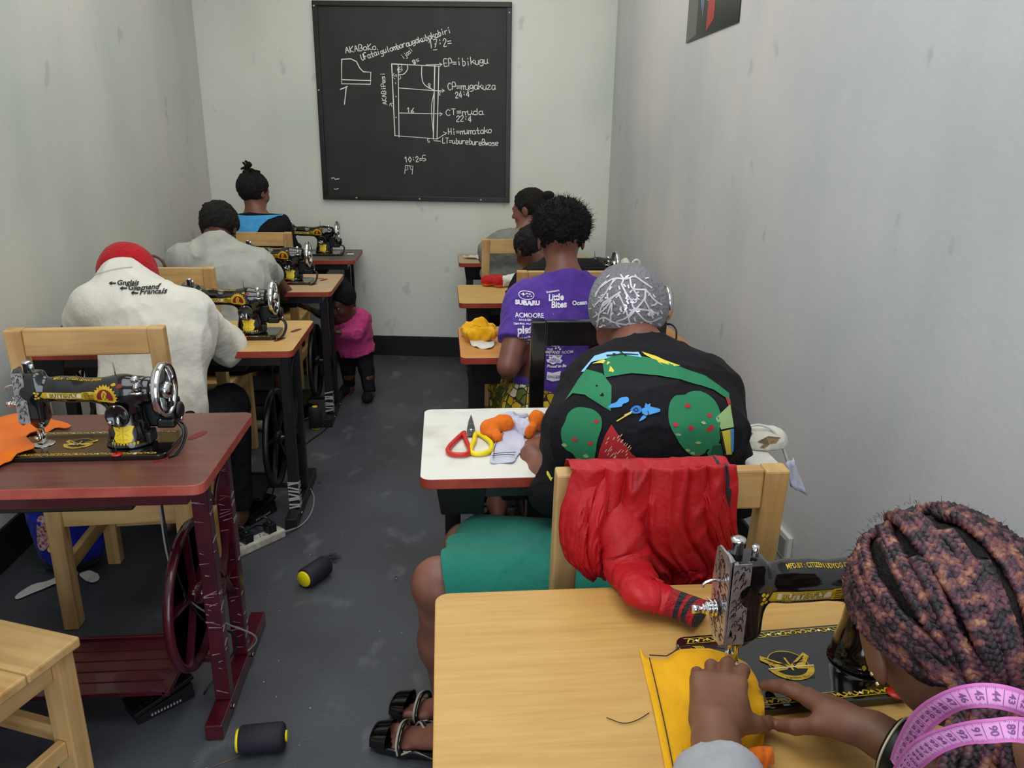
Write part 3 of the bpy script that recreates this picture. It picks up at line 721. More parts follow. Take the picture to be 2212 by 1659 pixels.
# local frame: seat spreads toward -x and -y from its far right corner
def stq(x, y, z): return (x, y, z)
for k in range(3):
    MB().box((-.21, -.068-k*.1365, .4375), (.22, .0675, .0125)).build('seat_board', PINE['x'], st, bevel=.005)
for x in (-.035, -.385):
    for y in (-.03, -.375): MB().beam((x, y, 0), (x, y, .425), .055, .045).build('leg', PINE['z'], st, bevel=.004)
    MB().beam((x, -.053, .18), (x, -.352, .18), .022, .045, up=(0,0,1)).build('side_stretcher', PINE['y'], st, bevel=.003)
    MB().beam((x, -.053, .392), (x, -.352, .392), .022, .06, up=(0,0,1)).build('side_rail', PINE['y'], st, bevel=.003)
for y in (-.03, -.375):
    MB().beam((-.0625, y, .392), (-.3575, y, .392), .022, .06, up=(0,0,1)).build('front_rail', PINE['x'], st, bevel=.003)
    MB().beam((-.0625, y, .2), (-.3575, y, .2), .022, .045, up=(0,0,1)).build('front_stretcher', PINE['x'], st, bevel=.003)
# stool the near seated person uses (below the frame)
nst = thing('wooden_stool', 'pine stool under the person with braids in the right foreground', 'stool', (.63, .32, 0), 0)
for k in range(2): MB().box((0, -.091+k*.182, .438), (.2, .09, .012)).build('seat_board', PINE['x'], nst, bevel=.003)
for x in (-.17, .17):
    for y in (-.15, .15): MB().beam((x, y, 0), (x, y, .426), .045, .045).build('leg', PINE['z'], nst, bevel=.003)
    MB().beam((x, -.1275, .39), (x, .1275, .39), .024, .06, up=(0,0,1)).build('side_rail', PINE['y'], nst)
for y in (-.15, .15): MB().beam((-.1475, y, .39), (.1475, y, .39), .024, .06, up=(0,0,1)).build('front_rail', PINE['x'], nst)

# ------------------------------------------------------------------ sewing machines
def machine(label, loc, rz=0):
    t = thing('sewing_machine', label, 'sewing machine', loc, rz)
    g = SDF(.0028)
    g.cone((.065, 0, .145), (-.07, 0, .152), .036, .026, .0, ((0,1,0), .85)).cone((-.05, 0, .152), (-.142, 0, .152), .024, .033, .02, ((0,1,0), .8))
    g.cone((.065, 0, .145), (.105, 0, .148), .036, .034, .01, ((0,1,0), .95))
    g.box((-.142, 0, .135), (.028, .026, .062), .012, .015).cone((-.14, 0, .15), (-.138, 0, .072), .026, .019, .012, ((0,1,0), .9))
    g.cone((.066, 0, .02), (.064, 0, .14), .046, .036, .025, ((0,1,0), .85)).cone((.066, 0, .012), (.066, 0, .022), .056, .046, .02, ((0,1,0), .85))
    g.plane((0, 0, .0125), (0, 0, -1), .001).plane((-.1695, 0, 0), (-1, 0, 0), .002)
    V, F = g.mesh(); V = relax(V, F, 2)
    pj = Projector(V, F, (0, -.3, 0), (1,0,0), (0,0,1), (0,1,0), off=.0006, step=.01)
    # front decals: x, z coordinates
    pj.poly([(-.115, .142), (-.108, .152), (-.02, .150), (-.02, .133), (-.108, .136)], 1)
    pj.poly([(-.1, .1495), (-.022, .1475), (-.022, .1355), (-.1, .1385)], 2, .0003)
    pj.text('BUTTERFLY', -.094, .1395, .0125, 3, 0, .0008, bold=.0006, sx=.98)
    pj.text('BUTTERFLY', -.0945, .1400, .0125, 1, 0, .0011, bold=.0002, sx=.98)
    for i in range(16): pj.poly([(-.098+i*.0048, .1375), (-.0955+i*.0048, .134), (-.093+i*.0048, .1375)], 1, .0006)
    for (x, y) in ((-.118, .150), (-.122, .145), (-.118, .139), (-.124, .152), (-.124, .138)): pj.blob([(x-.003, y), (x, y+.003), (x+.003, y), (x, y-.003)], 1)
    pj.poly([(-.02, .151), (.0, .153), (.02, .151), (.052, .151), (.056, .13), (.02, .128), (0, .133), (-.02, .132)], 1)
    for i in range(4): pj.stroke([(-.016, .148-i*.004), (-.006, .149-i*.004), (-.004, .144-i*.004), (.006, .145-i*.004)], .0013, 0, .0006, 0)
    def arc(cx, cy, r, a0, a1, n=12): return [(cx+r*math.cos(math.radians(a0+(a1-a0)*i/n)), cy+r*math.sin(math.radians(a0+(a1-a0)*i/n))) for i in range(n+1)]
    sun = []
    for i in range(25):
        a = math.radians(-5+190*i/24); r = .031 if i % 2 else .026; sun.append((.035+r*math.cos(a), .139+r*math.sin(a)))
    pj.poly(sun+[(.006, .131), (.064, .131)], 1, .0004)
    pj.poly(arc(.035, .138, .021, 0, 180)+[(.016, .133), (.054, .133)], 4, .0008)
    pj.blob([(.027, .136), (.027, .148), (.034, .156), (.041, .149), (.038, .142), (.044, .135), (.036, .132)], 1, .0012)
    pj.stroke([(.03, .138), (.034, .15), (.039, .146)], .0012, 0, .0016); pj.stroke([(.033, .133), (.04, .14)], .001, 0, .0016)
    pj.poly([(.012, .1335), (.06, .1335), (.058, .1285), (.014, .1285)], 1, .0009)
    pj.blob([(.062, .165), (.07, .172), (.078, .168), (.072, .163)], 4); pj.blob([(.05, .17), (.058, .174), (.062, .17), (.055, .167)], 1)
    # butterfly badge and ornament on the pillar
    pj.poly([(.042, .067), (.05, .070), (.062, .066), (.068, .066), (.08, .070), (.09, .066), (.085, .052), (.088, .04), (.084, .03), (.066, .026), (.048, .029), (.044, .038), (.048, .05)], 5)
    for a, b in (((.05, .06), (.06, .055)), ((.08, .06), (.07, .055)), ((.052, .045), (.06, .05)), ((.078, .045), (.07, .05)), ((.055, .036), (.076, .036))): pj.stroke([a, b], .0014, 1, .0005)
    pj.stroke([(.066, .03), (.066, .064)], .0016, 1, .0006)
    for i in range(9): pj.blob([(.036+i*.0072, .026), (.0385+i*.0072, .03), (.041+i*.0072, .026), (.0385+i*.0072, .021)], 1, .0002, 3)
    # maker's line along the top of the arm
    pt = Projector(V, F, (0, 0, .4), (1,0,0), (0,1,0), (0,0,-1), off=.0006, step=.01)
    pt.text('MFD.BY : CITIZEN UDYOG (INDIA)', -.085, -.013, .0098, 1, 0, sx=.72, bold=.0002)
    pt.mb.v and pj.mb.add(pt.mb.v, pt.mb.f, 1, True)
    np_obj('arm', V+np.array(t.location) if False else V, F, [BLACK_EN, GOLD, CREAM, BLACK_INK, CRIMSON, YELLOW], None, None, pj.mb).parent = t
    bd_ = MB(); bd_.prism(rrect(-.2, -.083, .172, .083, .018), 0, .0125)
    bd_.build('bed', BLACK_EN, t, bevel=.002)
    dc = MB(); zz = .0131; rq = random.Random(5)
    def flat(pts, mi, z=zz): dc.add([(x, y, z) for x, y in pts], [list(range(len(pts)))], mi)
    def frib(pts, wd, mi, z=zz): r_ = ribbon(pts, wd, 4); dc.add([(x, y, z) for x, y, q in r_.v], r_.f, mi)
    for yy, sgn in ((-.07, 1), (.07, -1)):
        frib([(-.185, yy-sgn*.006), (.15, yy-sgn*.006)], .0012, 0); frib([(-.185, yy+sgn*.006), (-.02, yy+sgn*.006)], .0009, 0)
        x = -.182
        while x < .145:
            a = rq.choice((-1, 1)); frib([(x, yy-.003*a), (x+.005, yy+.004*a), (x+.011, yy+.001*a), (x+.008, yy-.003*a)], .0021, rq.choice((0, 0, 1)))
            flat([(x+.012, yy), (x+.015, yy+.003), (x+.018, yy), (x+.015, yy-.003)], rq.choice((0, 2))); x += .0165
    for sx_, sy_ in ((-1, -1), (-1, 1)):
        cx_, cy_ = -.178, sy_*.058
        for k in range(4): frib([(cx_+.004*k, cy_), (cx_+.006+.003*k, cy_-sy_*.008), (cx_+.002*k, cy_-sy_*(.012+.004*k)), (cx_-.004, cy_-sy_*(.006+.003*k))], .0022, k % 2)
    mc = (-.055, .0)
    flat([(mc[0]+.028*math.cos(a), mc[1]+.028*math.sin(a)) for a in [2*PI*i/28 for i in range(28)]], 3)
    frib([(mc[0]+.031*math.cos(a), mc[1]+.031*math.sin(a)) for a in [PI*.8*i/12-PI*.9 for i in range(13)]], .009, 0, zz+.0003)
    frib([(mc[0]+.029*math.cos(a), mc[1]+.029*math.sin(a)) for a in [2*PI*i/24 for i in range(25)]], .0014, 0, zz+.0004)
    for s in (-1, 1):
        flat([(mc[0], mc[1]-.004), (mc[0]+s*.034, mc[1]+.022), (mc[0]+s*.038, mc[1]+.012), (mc[0]+s*.024, mc[1]-.004), (mc[0]+s*.026, mc[1]-.014), (mc[0]+s*.008, mc[1]-.012)], 0, zz+.0006)
        for k in range(3): frib([(mc[0]+s*.006, mc[1]-.006+.003*k), (mc[0]+s*(.03-.004*k), mc[1]+.014-.006*k)], .0016, 3, zz+.0009)
    frib([(mc[0], mc[1]-.014), (mc[0], mc[1]+.012)], .003, 0, zz+.0009); frib([(mc[0]-.034, mc[1]-.008), (mc[0]+.034, mc[1]-.008)], .0018, 2, zz+.0011)
    tx = text2d('T.M.Nos. 251568', mc[0]-.019, mc[1]-.0325, .0062); dc.add([(x, y, zz+.0012) for x, y, q in tx.v], tx.f, 3)
    bpart = dc.build('bed_ornament', [GOLD, mat('old_gold', '#b59a3a', .4), CREAM, BLACK_INK], t, fixn=False)
    MB().lathe([(.026, .0132), (.026, .0142), (.025, .0148), (1e-6, .0148)], (-.14, 0, 0), 'z', 32).build('needle_plate', CHROME, t)
    hw = MB(); xx = .1585; n = 36
    hw.lathe([(.067*1-.010, xx-.006), (.064, xx-.010), (.0675, xx-.004), (.0675, xx+.006), (.063, xx+.012), (.057, xx+.008), (.056, xx), (.057, xx-.006)], (0, 0, .147), 'x', 40)
    hw.lathe([(.014, xx-.02), (.02, xx-.012), (.022, xx+.006), (.018, xx+.016), (.009, xx+.018), (1e-6, xx+.018)], (0, 0, .147), 'x', 20)
    for k in range(5):
        a = 2*PI*k/5+.3; hw.beam((xx, .018*math.cos(a), .147+.018*math.sin(a)), (xx+.001, .058*math.cos(a), .147+.058*math.sin(a)), .006, .014, up=(1,0,0))
    hw.build('hand_wheel', CHROME, t)
    MB().lathe([(.03, .098), (.033, .104), (.033, .128), (.028, .136), (.014, .139)], (0, 0, .147), 'x', 24).build('wheel_hub', BLACK_EN, t)
    wd = MB(); wd.lathe([(.011, .108), (.011, .118)], (0, -.04, .168), 'x', 14); wd.tube([(.113, -.035, .15), (.113, -.045, .185)], .004); wd.tube([(.095, -.045, .152), (.125, -.045, .152)], .0035); wd.lathe([(.008, -.052), (.009, -.042), (.006, -.034)], (.112, 0, .187), 'y', 12)
    wd.build('bobbin_winder', CHROME, t)
    MB().lathe([(.026, -.043), (.029, -.047), (.025, -.05), (.023, -.0478), (1e-6, -.0478)], (.062, 0, .098), 'y', 28).build('cover_plate', BLACK_EN, t)
    lv = MB(); lv.tube([(.064, -.05, .098), (.066, -.056, .085), (.068, -.058, .07)], [.0035, .004, .0015], 8); lv.lathe([(.005, -.056), (.005, -.048)], (.046, 0, .083), 'y', 10); lv.lathe([(.003, -.054), (.003, -.048)], (.06, 0, .123), 'y', 8); lv.build('stitch_lever', CHROME, t)
    sp = MB(); sp.tube([(.052, 0, .175), (.05, 0, .216)], .0016, 6); sp.build('spool_pin', STEEL, t)
    s2 = MB(); s2.tube([(.062, -.078, .013), (.060, -.081, .052)], .0014, 6); s2.build('bed_spool_pin', STEEL, t)
    MB().lathe([(.012, .0128), (.012, .0146), (1e-6, .0148)], (.062, -.078, 0), 'z', 16).build('felt_washer', RED_PL, t)
    mk = text2d('2', .098, -.078, .014, bold=.001); mq = MB().add([(x, y, .0133) for x, y, q in mk.v], mk.f); mq.build('bed_number', CREAM, t, fixn=False)
    # needle end
    EP = mat('engraved_chrome', '#cfcdd0', .3, .85, col2='#a9a4a8', nscale=60); fp = MB(); fp.prism([(-.027, .078), (-.022, .2), (-.015, .206), (.015, .206), (.022, .2), (.027, .15), (.024, .078), (.012, .066), (-.014, .066)], -.1725, -.1695, 0, 'x')
    fq = random.Random(9)
    for k in range(46):
        y = fq.uniform(-.019, .019); z = .078+k*.0026; a = fq.uniform(0, 6); r_ = ribbon([(y+.005*math.cos(a), z+.004*math.sin(a)), (y+.002, z+.003), (y-.004*math.cos(a), z-.003), (y-.001, z-.006)], .0016, 3)
        fp.add([(-.1728, p, q) for p, q, _ in r_.v], r_.f, 1)
    fp.box((-.157, -.028, .138), (.0125, .0008, .062)); 
    for k in range(40):
        x = fq.uniform(-.166, -.148); z = .085+k*.0028; a = fq.uniform(0, 6); r_ = ribbon([(x+.003*math.cos(a), z+.004*math.sin(a)), (x+.001, z+.003), (x-.003*math.cos(a), z-.003)], .0015, 3)
        fp.add([(p, -.0291, q) for p, q, _ in r_.v], r_.f, 1)
    fp.build('face_plate', [EP, mat('engraving', '#3a2f33', .4, .3)], t)
    nb = MB(); nb.tube([(-.142, -.008, .03), (-.142, -.008, .09)], .0035); nb.tube([(-.14, 0, .018), (-.14, 0, .04)], .001); nb.tube([(-.142, .012, .02), (-.142, .012, .09)], .0038)
    nb.box((-.142, .004, .017), (.006, .014, .0012)); nb.box((-.142, .012, .024), (.005, .004, .008)); nb.lathe([(.004, -.022), (.004, -.012)], (-.142, 0, .034), 'y', 10)
    nb.build('needle_bar', CHROME, t)
    tb = MB(); tb.lathe([(.0085, .196), (.0085, .213), (.0105, .213), (.0105, .219), (.004, .221), (1e-6, .22)], (-.15, .008, 0), 'z', 16); tb.lathe([(.005, .2), (.005, .216)], (-.132, -.008, 0), 'z', 10); tb.build('pressure_screw', CHROME, t)
    tn = MB()
    tn.lathe([(.009, -.19), (.009, -.178)], (0, .004, .115), 'x', 14)
    for x, r_ in ((-.176, .012), (-.181, .0115), (-.187, .01), (-.193, .007)): tn.lathe([(r_, x-.001), (r_, x+.001)], (0, .004, .115), 'x', 16)
    tn.tube([(-.17, .004, .115), (-.208, .004, .115)], .0025); tn.lathe([(.006, -.209), (.006, -.198)], (0, .004, .115), 'x', 8)
    tn.tube([(-.18, .004, .125), (-.19, -.002, .135), (-.182, -.01, .13)], .0013, 6); tn.build('tension_dial', CHROME, t)
    tl = MB(); tl.tube(catmull([(-.172, -.004, .162), (-.186, -.004, .164), (-.198, -.004, .16), (-.2, -.004, .154)], 4), .0022, 8); tl.build('take_up_lever', CHROME, t)
    mo = MB(); mo.box((.125, .052, .075), (.042, .03, .032)); mo.lathe([(.022, .166), (.022, .178), (.012, .18)], (0, .05, .078), 'x', 18); mo.box((.148, .022, .055), (.022, .012, .012)); mo.box((.115, -.0, .03), (.008, .022, .016))
    mo.build('motor', BLACK_PL, t, bevel=.006)
    mm = MB(); mm.lathe([(.006, .178), (.006, .182)], (0, .035, .06), 'x', 10); mm.lathe([(.008, -.008), (.008, -.003)], (.135, .02, .06), 'y', 10); mm.build('motor_screw', CHROME, t)
    cb = MB()
    cb.tube(catmull([(.165, .02, .058), (.185, -.005, .062), (.2, -.02, .045), (.196, -.045, .018), (.184, -.066, .0045), (.178, -.075, .0035)], 6), .0032, 8)
    cb.tube(catmull([(.165, .026, .055), (.192, .005, .058), (.204, -.015, .04), (.199, -.04, .015), (.19, -.06, .004), (.183, -.07, .0032)], 6), .0028, 8); cb.build('motor_cord', BLACK_PL, t)
    K = {c.name.split('.')[0]: c for c in t.children}
    for a, b in (('wheel_hub', 'hand_wheel'), ('motor_screw', 'motor'), ('motor_cord', 'motor'), ('pressure_screw', 'face_plate'), ('tension_dial', 'face_plate'), ('take_up_lever', 'face_plate'), ('felt_washer', 'bed_spool_pin'), ('bed_ornament', 'bed'), ('bed_number', 'bed')):
        K[a].parent = K[b]
    return t
T_ = .7708
m1 = machine('black and gold sewing machine on the red-brown table in the left foreground', (-.835, 1.83, T_))
dup(m1, (-.81, 2.975, T_), 0, 'black sewing machine on the beige table in front of the person in the white shirt')
dup(m1, (-.87, 4.15, T_), 0, 'black sewing machine on the pale table right of the person in the grey T-shirt')
dup(m1, (-.855, 5.21, T_), 0, 'black sewing machine on the grey-topped table by the back wall')
dup(m1, (.545, .905, T_), .06, 'black and gold sewing machine in the right foreground with engraved chrome face plate')
dup(m1, (.53, 1.84, T_), 0, 'sewing machine on the white table, mostly hidden behind the person in the patterned sweater')
dup(m1, (.69, 2.85, T_), 0, 'sewing machine on the orange-brown table, only its wheel showing behind the silver-patterned cap')
dup(m1, (.70, 3.8, T_), 0, 'black sewing machine beside the cream bag, right of the person in black')
# ------------------------------------------------------------------ people
def V3(*a): return Vector(a)
def frame(f, up=(0,0,1)):
    f = Vector(f).normalized(); r = f.cross(Vector(up)).normalized(); u = r.cross(f)
    return r, f, u
def hand_ops(g, w_, d, n, th, S=1.0, curl=(.5, .5, .55, .6), spread=.12, thumb=(.55, .6, .25), jc=.9, bend0=None):
    """w_ wrist, d finger direction, n palm normal, th direction of the thumb side"""
    d = Vector(d).normalized(); n = Vector(n); n = (n-d*n.dot(d)).normalized(); s = d.cross(n); s = s if s.dot(Vector(th)) > 0 else -s
    w_ = Vector(w_)
    q = lambda a, b, c: w_+d*a*S+s*b*S+n*c*S
    g.cone(q(-.02,0,0), q(.018,0,0), .023*S, .024*S, .01, (n, .75))
    for b, e in ((.026, .026), (.009, .01), (-.009, -.008), (-.026, -.024)): g.cone(q(.012, b*.6, 0), q(.082, e, 0), .0145*S, .0115*S, .012, (n, .95))
    g.cone(q(.02, .018, .006), q(.05, .026, .008), .015*S, .013*S, .012)
    fl = (.070, .078, .073, .058)
    for i, (b, L_) in enumerate(zip((.026, .009, -.008, -.024), fl)):
        base = q((.084, .088, .085, .077)[i], b, 0); a = bend0[i] if bend0 else curl[i]*.6; sp = spread*(1.2-i*.8)
        dr = (d*math.cos(sp)+s*math.sin(sp)).normalized(); p = base; r0 = (.0092, .0094, .009, .008)[i]*S
        for k, fr in enumerate((.46, .30, .24)):
            dd = dr*math.cos(a)+n*math.sin(a); p2 = p+dd*L_*fr*S; r1 = r0*(.93 if k < 2 else .82)
            g.cone(p, p2, r0, r1, .004); p = p2; r0 = r1; a += curl[i]*jc
    t0 = q(.018, .022, .006); a1, a2, a3 = thumb
    dd = (d*math.cos(a1)+s*math.sin(a1)+n*a3).normalized(); t1 = t0+dd*.036*S; dd2 = (d*math.cos(a1-a2*.5)+s*math.sin(a1-a2*.5)+n*a3*1.4).normalized(); t2 = t1+dd2*.032*S; t3 = t2+(dd2+d*.3).normalized()*.024*S
    g.cone(t0, t1, .0135*S, .0112*S, .01); g.cone(t1, t2, .0108*S, .0098*S, .004); g.cone(t2, t3, .0098*S, .008*S, .004)
    return (t3, [])
def head_ops(g, c, R, S=1.0, face=True):
    r, f, u = R; q = lambda a, b, e: Vector(c)+r*a*S+f*b*S+u*e*S; M3 = np.array([r, f, u]).T
    g.ell(q(0,-.012,.022), np.array((.074,.092,.082))*S, .02, M3); g.ell(q(0,.03,-.03), np.array((.058,.056,.078))*S, .04, M3)
    g.ell(q(0,.066,-.082), np.array((.026,.022,.02))*S, .03, M3)
    if face:
        for s in (-1, 1):
            g.ell(q(s*.036,.058,-.03), np.array((.026,.024,.024))*S, .02, M3)                       # cheeks
            g.ell(q(s*.031,.094,.006), np.array((.017,.014,.011))*S, .012, M3, 's')                 # eye sockets
            g.ell(q(s*.031,.0765,.005), np.array((.0135,.0125,.0115))*S, .003, M3)
            g.ell(q(s*.078,-.004,-.008), np.array((.008,.019,.031))*S, .006, M3); g.ell(q(s*.086,.006,-.006), np.array((.004,.009,.015))*S, .004, M3, 's')
            g.cone(q(s*.009,.092,-.028), q(s*.014,.088,-.03), .0085*S, .007*S, .006)
        g.cone(q(0,.082,.008), q(0,.104,-.026), .008*S, .0115*S, .01); g.cone(q(-.03,.087,.022), q(.03,.087,.022), .006*S, .006*S, .012)
        g.cone(q(-.016,.087,-.052), q(.016,.087,-.052), .0065*S, .0065*S, .006); g.cone(q(-.013,.085,-.063), q(.013,.085,-.063), .0075*S, .0075*S, .005)
def torso_ops(g, J, S=1.0, w=1.0, belly=0):
    lat = (J['sR']-J['sL']).normalized(); pel, ch, nk = J['pelvis'], J['chest'], J['neck']; mid = (J['sL']+J['sR'])*.5
    g.cone(pel, pel.lerp(ch, .45), .105*S, .09*S, .03, (lat, 1.5*w)); g.cone(pel.lerp(ch, .4), ch, .09*S+belly, .102*S, .04, (lat, 1.45*w))
    up = mid.lerp(ch, .35); g.cone(ch, up, .102*S, .085*S, .04, (lat, 1.5*w))
    g.cone(J['sL'].lerp(J['sR'], .08), J['sR'].lerp(J['sL'], .08), .056*S, .056*S, .05)
    for k in ('sL', 'sR'): g.cone(nk.lerp(mid, .2), J[k].lerp(mid, .12), .045*S, .05*S, .05)
    g.cone(mid, nk, .07*S, .052*S, .04)
def arm_ops(g, J, s, S=1.0, part='all', f=1.0):
    a, b, c = J['s'+s], J['e'+s], J['w'+s]
    if part in ('all', 'upper'): g.cone(a, a.lerp(b, f if part == 'upper' else 1), .05*S, .039*S, .035)
    if part == 'all': g.cone(b, b.lerp(c, .35), .039*S, .038*S, .012); g.cone(b.lerp(c, .3), c, .038*S, .0255*S, .02)
def leg_ops(g, J, s, S=1.0, foot=True):
    h, k, a = J['h'+s], J['k'+s], J['a'+s]
    g.cone(h, k, .082*S, .050*S, .03); g.cone(k, k.lerp(a, .38), .050*S, .053*S, .04); g.cone(k.lerp(a, .36), a, .053*S, .034*S, .04)
    if foot:
        d = Vector(J.get('f'+s, (0,1,0))); d.z = 0; d.normalize(); sd = Vector((d.y, -d.x, 0)); z0 = a.z-.055*S
        heel = a-d*.03*S; heel.z = z0+.0; ball = a+d*.12*S; ball.z = z0-.018*S
        g.cone(a, heel, .033*S, .03*S, .02); g.cone(a+V3(0,0,-.03*S), ball, .033*S, .024*S, .03, (sd, 1.35))
        m = -1 if s == 'L' else 1
        for i in range(5):
            o = sd*(-m)*(.034-.0165*i)*S; L_ = (.058, .052, .046, .038, .03)[i]*S; r_ = (.0125, .0095, .009, .0085, .0085)[i]*S
            g.cone(ball+o*.85-d*.01*S, ball+o+d*L_+V3(0,0,-.003*S), r_*1.1, r_, .005)
def J_(**k): return {a: Vector(b) for a, b in k.items()}
def legs_default(J, y_knee=.40, dx=.11, foot_y=.42, S=1.0):
    p = J['pelvis']
    for s, m in (('L', -1), ('R', 1)):
        J.setdefault('h'+s, p+V3(m*.085, .0, -.01)); J.setdefault('k'+s, V3(p.x+m*dx*1.1, p.y+y_knee, .53)); J.setdefault('a'+s, V3(p.x+m*dx, p.y+foot_y, .085))
    return J
def person(label, J, R, sk, vox=.0065, S=1.0, w=1.0, face=True, hands=None, belly=0, feet=True, extra=None, hs=1.0, base=None):
    b = base or V3(J['pelvis'].x, J['pelvis'].y, 0)
    t = thing('person', label, 'person', b)
    g = SDF(vox)
    torso_ops(g, J, S, w, belly); g.cone(J['neck'], J['head']-R[1]*.02*hs-R[2]*.03*hs, .052*S, .05*S, .03); head_ops(g, J['head'], R, hs, face)
    for s in 'LR':
        arm_ops(g, J, s, S); leg_ops(g, J, s, S, feet)
        d = (J['w'+s]-J['e'+s]).normalized(); h = (hands or {}).get(s)
        if h: hand_ops(g, J['w'+s]+h.get('off', V3(0,0,0)), h.get('d', d), h.get('n', (0,0,-1)), h['th'], h.get('S', S), **h.get('kw', {}))
        else: hand_ops(g, J['w'+s]+d*.012, d.lerp(V3(0,1,0), .4), (0,0,-1), (1 if s == 'L' else -1, 0, 0), S, (.35, .4, .42, .45))
    if extra: extra(g)
    Vb, F = g.mesh(); Vb = relax(Vb, F, 1, .4)
    o = np_obj('body', Vb, F, sk, t)
    return t, g
def shirt(t, name, J, m, S=1.0, w=1.0, vox=.007, grow=.014, sleeve=('upper', .75), hem=None, neckn=None, neckoff=.0, amp=.006, fscale=11, belly=0, seed=1, decal=None, mats=None, extra=None, cuff=None, drop=None):
    g = SDF(vox); torso_ops(g, J, S, w, belly)
    kind, fr = sleeve
    for s in 'LR':
        a, b, c = J['s'+s], J['e'+s], J['w'+s]
        if kind == 'upper':
            g.cone(a, a.lerp(b, fr+.1), .054*S, .05*S, .03); d = (b-a).normalized(); e = a.lerp(b, fr)
            g.plane(e, d, .003, (e+d*.05*S, .09*S))
        else:
            g.cone(a, b, .054*S, .047*S, .03); e = b.lerp(c, fr); g.cone(b, b.lerp(c, fr+.1), .047*S, .036*S, .02); d = (c-b).normalized(); g.plane(e, d, .003, (e+d*.05*S, .075*S))
    if drop:
        for a, b, ra, rb, k in drop: g.cone(a, b, ra, rb, k)
    if extra: extra(g)
    nd = (J['head']-J['neck']).normalized() if neckn is None else Vector(neckn).normalized()
    pn = J['neck']+nd*neckoff; g.plane(pn, nd, .003, (pn+nd*.12, .16))
    if hem: g.plane(hem[0], hem[1], .003, hem[2] if len(hem) > 2 else None)
    V, F = g.mesh(grow); V = relax(V, F, 2); V = fold(V, F, amp, fscale, seed)
    mb = decal(V, F) if decal else None
    return np_obj(name, V, F, mats or m, t, None, mb), V, F
def trousers(t, name, J, m, S=1.0, vox=.008, grow=.012, upto=.97, amp=.005, seed=4, mats=None):
    g = SDF(vox); p = J['pelvis']; lat = (J['sR']-J['sL']).normalized()
    g.cone(p-V3(0,0,.0), p.lerp(J['chest'], .2), .107*S, .098*S, .03, (lat, 1.5))
    for s in 'LR':
        h, k, a = J['h'+s], J['k'+s], J['a'+s]; g.cone(h, k, .084*S, .062*S, .04)
        if upto > 0: e = k.lerp(a, upto); g.cone(k, e, .062*S, .05*S, .02); d = (a-k).normalized(); g.plane(e, d, .003, (e+d*.06, .1))
        else: d = (k-h).normalized(); e = h.lerp(k, 1+upto); g.plane(e, d, .003, (e+d*.08, .12))
    V, F = g.mesh(grow); V = relax(V, F, 2); V = fold(V, F, amp, 12, seed); return np_obj(name, V, F, mats or m, t), V, F
def hair(t, name, c, R, m, S=1.0, thick=.012, rad=(.076,.095,.085), cen=(0,-.014,.026), front=.045, low=-.055, amp=.004, nsc=70, vox=.005, extra=None, tilt=-.25, fuzz=0):
    r, f, u = R; g = SDF(vox); M3 = np.array([r, f, u]).T; q = lambda a, b, e: Vector(c)+r*a*S+f*b*S+u*e*S
    g.ell(q(*cen), (np.array(rad)+thick)*S, .01, M3)
    if extra: extra(g, q, M3)
    g.plane(q(0, front, .03), f-u*.55, .006, (q(0,.1,0), .16)); g.plane(q(0, -.03, low), -u+f*.35, .006, (q(0,0,low-.09), .15))
    V, F = g.mesh(); V = relax(V, F, 2); N = vnormals(V, F); V = V+N*(vnoise(V, nsc, 3)*amp+vnoise(V, nsc*2.6, 8)*amp*.6)[:,None]
    if fuzz:
        V = V+N*(np.maximum(0, vnoise(V, 240, 2))*fuzz)[:,None]
    return np_obj(name, V, F, m, t)
def tufts(t, name, c, R, m, n, S, rmin, rmax, cen, rad, seed=1, zlim=-.3, r0=.0012):
    """short loose strands standing off a hair surface"""
    mb = MB(); r, f, u = R; q = random.Random(seed)
    for i in range(n):
        d = Vector((q.gauss(0,1), q.gauss(0,1), q.gauss(0,1))).normalized()
        if d.y > .55 or d.z < zlim: continue
        p = Vector(c)+r*(cen[0]+d.x*rad[0])*S+f*(cen[1]+d.y*rad[1])*S+u*(cen[2]+d.z*rad[2])*S; wd = (r*d.x+f*d.y+u*d.z).normalized()
        L_ = q.uniform(rmin, rmax); k = Vector((q.uniform(-1,1), q.uniform(-1,1), q.uniform(-1,1)))*L_*.7
        mb.tube([p, p+wd*L_*.5+k*.3, p+wd*L_+k], [r0, r0, r0*.4], 4, cap=False)
    return mb.build(name, m, t, fixn=False)

# ---- cloth materials
WHITE_C = cloth('white_cotton', '#dedacd', '#d4d0c2', b=.25)
GREY_C = cloth('grey_jersey', '#b0b0a6', '#a2a299', b=.2)
GREY_S = cloth('grey_sweat', '#86847f', '#797773', b=.35)
LGREY = cloth('light_grey_sweat', '#a3a5a8', '#96989c', b=.3)
BLUE_C = cloth('sky_blue_cloth', '#4fa5de', '#469bd6')
BLACK_C = cloth('black_cloth', '#0f0e12', '#141318', sheen=0)
RED_K = cloth('red_knit', '#b8101c', '#a40d18', bs=120, b=.3)
PURPLE_C = cloth('purple_jersey', '#5b3c9c', '#523492', b=.3)
DARK_TR = cloth('dark_trousers', '#0c0c10', '#121218', sheen=0)
TEAL_C = cloth('teal_cloth', '#1f7a68', '#1b6f60', b=.25)
PINK_C = cloth('pink_jersey', '#c2407f', '#b53774')
RED_N = mat('red_nylon', '#b8141f', .5, spec=.35, col2='#a80f19', nscale=10, bump=.6, bscale=22, bdist=.012)
KITENGE_Y = cell_mat('yellow_print_cloth', ['#c9a018', '#8a7a14', '#e3c23a', '#5f6a1c', '#c9a018', '#e9e2c0'], 34)

